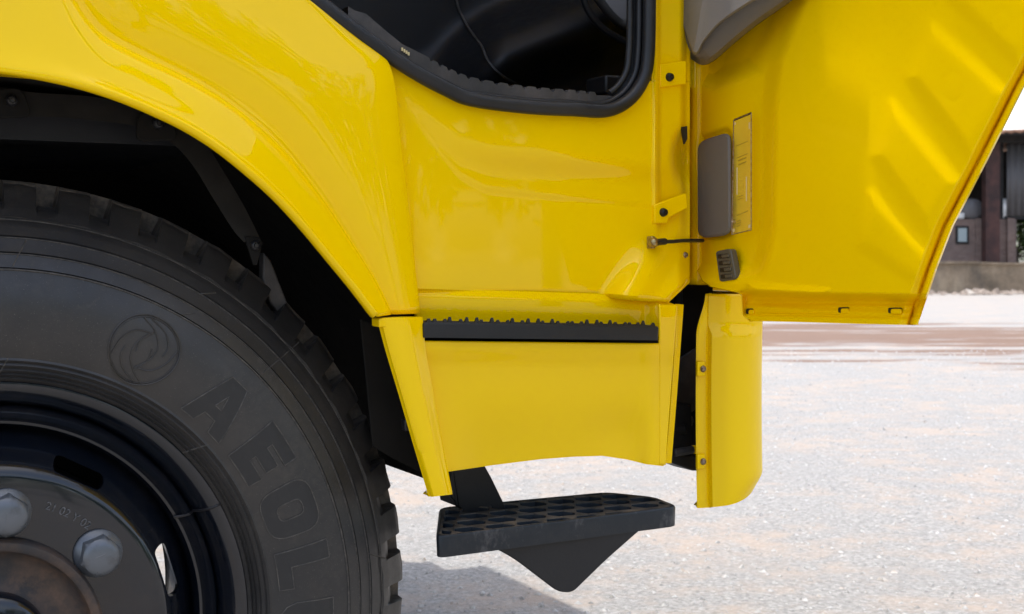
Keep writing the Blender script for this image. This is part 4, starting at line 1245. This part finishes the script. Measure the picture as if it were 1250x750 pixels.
mb.grid([[W(x, YS - .02 + .03 * math.sin(x * 31.4), z) for x in xs_] for z in (2.25, 4.45)])
mb.build("sheet_cladding", sheet, shed, sharp=60, solid=.004)
mb = MB(); wbox(mb, 14.55, 14.9, YS, YS + .06, 2.15, 4.5); wbox(mb, 14.95, 24, YS + .0, YS + .1, 2.15, 2.24)
mb.build("cladding_post", timber, shed)
mb = MB(); wbox(mb, 1.8, 17.5, YS + 6, YS + 6.2, 0, 4.7); wbox(mb, 1.8, 1.95, YS, YS + 6, 0, 4.7); mb.build("back_wall", timber, shed)
mb = MB()
rows_ = []
for j, (y, z) in enumerate(((YS - 1.3, 4.74), (YS + 3, 5.0), (YS + 7.2, 4.7))):
    rows_.append([W(x, y, z + .05 * abs(math.sin(x * 12.0)) + .05 * math.sin(x * .8)) for x in np.linspace(1, 24.6, 260)])
mb.grid(rows_); roof = mb.build("roof", tile, shed, sharp=60, solid=.08, soff=-1)
mb = MB(); wbox(mb, 1.2, 24.4, YS - 1.25, YS - 1.18, 4.60, 4.74)
mb.build("eave_board", timber, roof)
# things lying on the shed wall
def blob(name, X_, Y_, z, rx, ry, rz, mat, label, cat, seed):
    mb = MB(); r_ = np.random.default_rng(seed); ph = r_.random(6) * 6
    rows_ = []
    for i in range(11):
        t = math.pi * i / 10
        rows_.append([W(X_ + rx * math.sin(t) ** .8 * math.cos(a_) * (1 + .1 * math.sin(3 * a_ + ph[0])), Y_ + ry * math.sin(t) * math.sin(a_), z + rz - rz * math.cos(t) * (1 if t > 1.57 else .96) + .02 * math.sin(5 * a_ + ph[1])) for a_ in np.linspace(0, 2 * math.pi, 18, endpoint=False)])
    mb.grid(rows_, closed_u=True); tag(mb.build(name, mat, sharp=0), label, cat)
blob("sack", 14.95, YS + .12, 2.13, .42, .12, .32, sack_w, "pale bulging sack on the shed wall right of the column", "sack", 3)
blob("bundle", 14.0, YS + .12, 2.13, .38, .12, .32, sheet, "dark grey bundle on the shed wall left of the column", "bundle", 4)
mb = MB(); M_ = None
wbox(mb, 13.1, 13.75, YS + .02, YS + .24, 2.155, 2.36)
tag(mb.build("block", sack_w, bevel=.05), "white block on the shed wall beside the door edge", "block")

# trees beyond the wall
m = Mat("leaf_green", Roughness=.55); m.to(m.ramp(m.noise(.9, 5), [(.3, (.06, .11, .02)), (.7, (.12, .20, .04))]), 'Base Color'); m.set(**{'Subsurface Weight': 0.0}); leaf = m.m
m = Mat("bark", Roughness=.9); m.to(m.ramp(m.noise(4, 5), [(.3, (.05, .038, .028)), (.7, (.12, .095, .07))]), 'Base Color'); bark = m.m
def tree(name, X_, Y_, h, rad, seed, label, n=2600, trunk=True):
    r_ = np.random.default_rng(seed)
    t = tag(empty(name, W(X_, Y_, 0)), label, "tree")
    mb = MB(); base = W(X_, Y_, 0)
    mb.tube([base, base + Vector((.05, .03, h * .3)), base + Vector((-.05, .08, h * .62))], [.16 * h / 5, .12 * h / 5, .05 * h / 5], 9)
    cen = []
    for k in range(9):
        a_ = k * 2.4 + seed; q = base + Vector((math.cos(a_) * rad * .65 * r_.random() ** .5, math.sin(a_) * rad * .65 * r_.random() ** .5, h * (.42 + .5 * r_.random())))
        mb.tube([base + Vector((0, .03, h * .33)), (base + q) * .5 + Vector((0, 0, h * .1)), q], [.05 * h / 5, .035 * h / 5, .015], 6); cen.append((q, rad * (.32 + .22 * r_.random())))
    mb.build("trunk", bark, t)
    vv_, ff_ = [], []
    for k in range(n):
        q, rr_ = cen[r_.integers(len(cen))]; d_ = Vector(r_.normal(size=3)).normalized() * rr_ * (.45 + .6 * r_.random()); d_.z *= .75
        c = q + d_; s = .10 + .09 * r_.random()
        a_ = Vector(r_.normal(size=3)).normalized(); b_ = a_.orthogonal().normalized(); n0 = len(vv_)
        vv_ += [c - a_ * s, c + b_ * s * .45, c + a_ * s, c - b_ * s * .45]; ff_.append((n0, n0 + 1, n0 + 2, n0 + 3))
    mb = MB(); mb.v = [tuple(q) for q in vv_]; mb.f = ff_; mb.build("crown", leaf, t, sharp=0, fix=False)
tree("leafy_tree", 18.1, 48.5, 3.0, 1.7, 5, "low bright green bush seen past the end of the brick shed")
tree("leafy_tree", 21.5, 50.0, 4.2, 2.4, 9, "taller green tree behind the sheet cladding of the shed")

# unseen belt of trees, added to give the paint something to mirror
r_ = np.random.default_rng(21)
mb = MB(); vv_, ff_ = [], []
for k in range(16):
    cx = -16 + 3.4 * k + r_.normal() * .7; cy = -15.5 + r_.normal() * 1.6; hh = 5.2 + 2.6 * r_.random()
    mb.tube([(cx, cy, 0), (cx + .1, cy, hh * .4), (cx - .1, cy + .1, hh * .7)], [.2, .14, .06], 7)
    for j in range(10):
        c0 = Vector((cx + r_.normal() * 1.2, cy + r_.normal() * 1.0, hh * (.3 + .62 * r_.random()))); R1 = .7 + .6 * r_.random()
        for i in range(110):
            d_ = Vector(r_.normal(size=3)).normalized() * R1 * (.4 + .65 * r_.random()); c = c0 + d_; s_ = .16 + .12 * r_.random()
            a_ = Vector(r_.normal(size=3)).normalized(); b_ = a_.orthogonal().normalized(); n0 = len(vv_)
            vv_ += [tuple(c - a_ * s_), tuple(c + b_ * s_ * .5), tuple(c + a_ * s_), tuple(c - b_ * s_ * .5)]; ff_.append((n0, n0 + 1, n0 + 2, n0 + 3))
mb.add(vv_, ff_)
tag(mb.build("added_tree_belt", leaf, sharp=0, fix=False), "unseen belt of trees added for the paint to reflect", "trees", kind="stuff")

# rubble along the foot of the wall
m = Mat("rubble", Roughness=.9); m.to(m.ramp(m.noise(2.5, 6), [(.3, (.13, .10, .08)), (.6, (.24, .195, .16)), (.75, (.40, .37, .33))]), 'Base Color'); rub = m.m
mb = MB()
for k in range(420):
    X_ = 6 + 26 * rng.random(); Y_ = 35.2 + 1.3 * rng.random() + .35 * math.sin(X_); s = .05 + .16 * rng.random() ** 2.5
    c = W(X_, Y_, s * .2); n0 = len(mb.v)
    for q in base_v:
        j = .7 + .6 * rng.random(); mb.v.append((c.x + q.x * s * j * 1.4, c.y + q.y * s * j, c.z + q.z * s * j))
    mb.f += [tuple(i + n0 for i in g) for g in fs]
tag(mb.build("rubble", rub, sharp=1, fix=False), "broken rubble lying along the foot of the low wall", "rubble", kind="stuff")
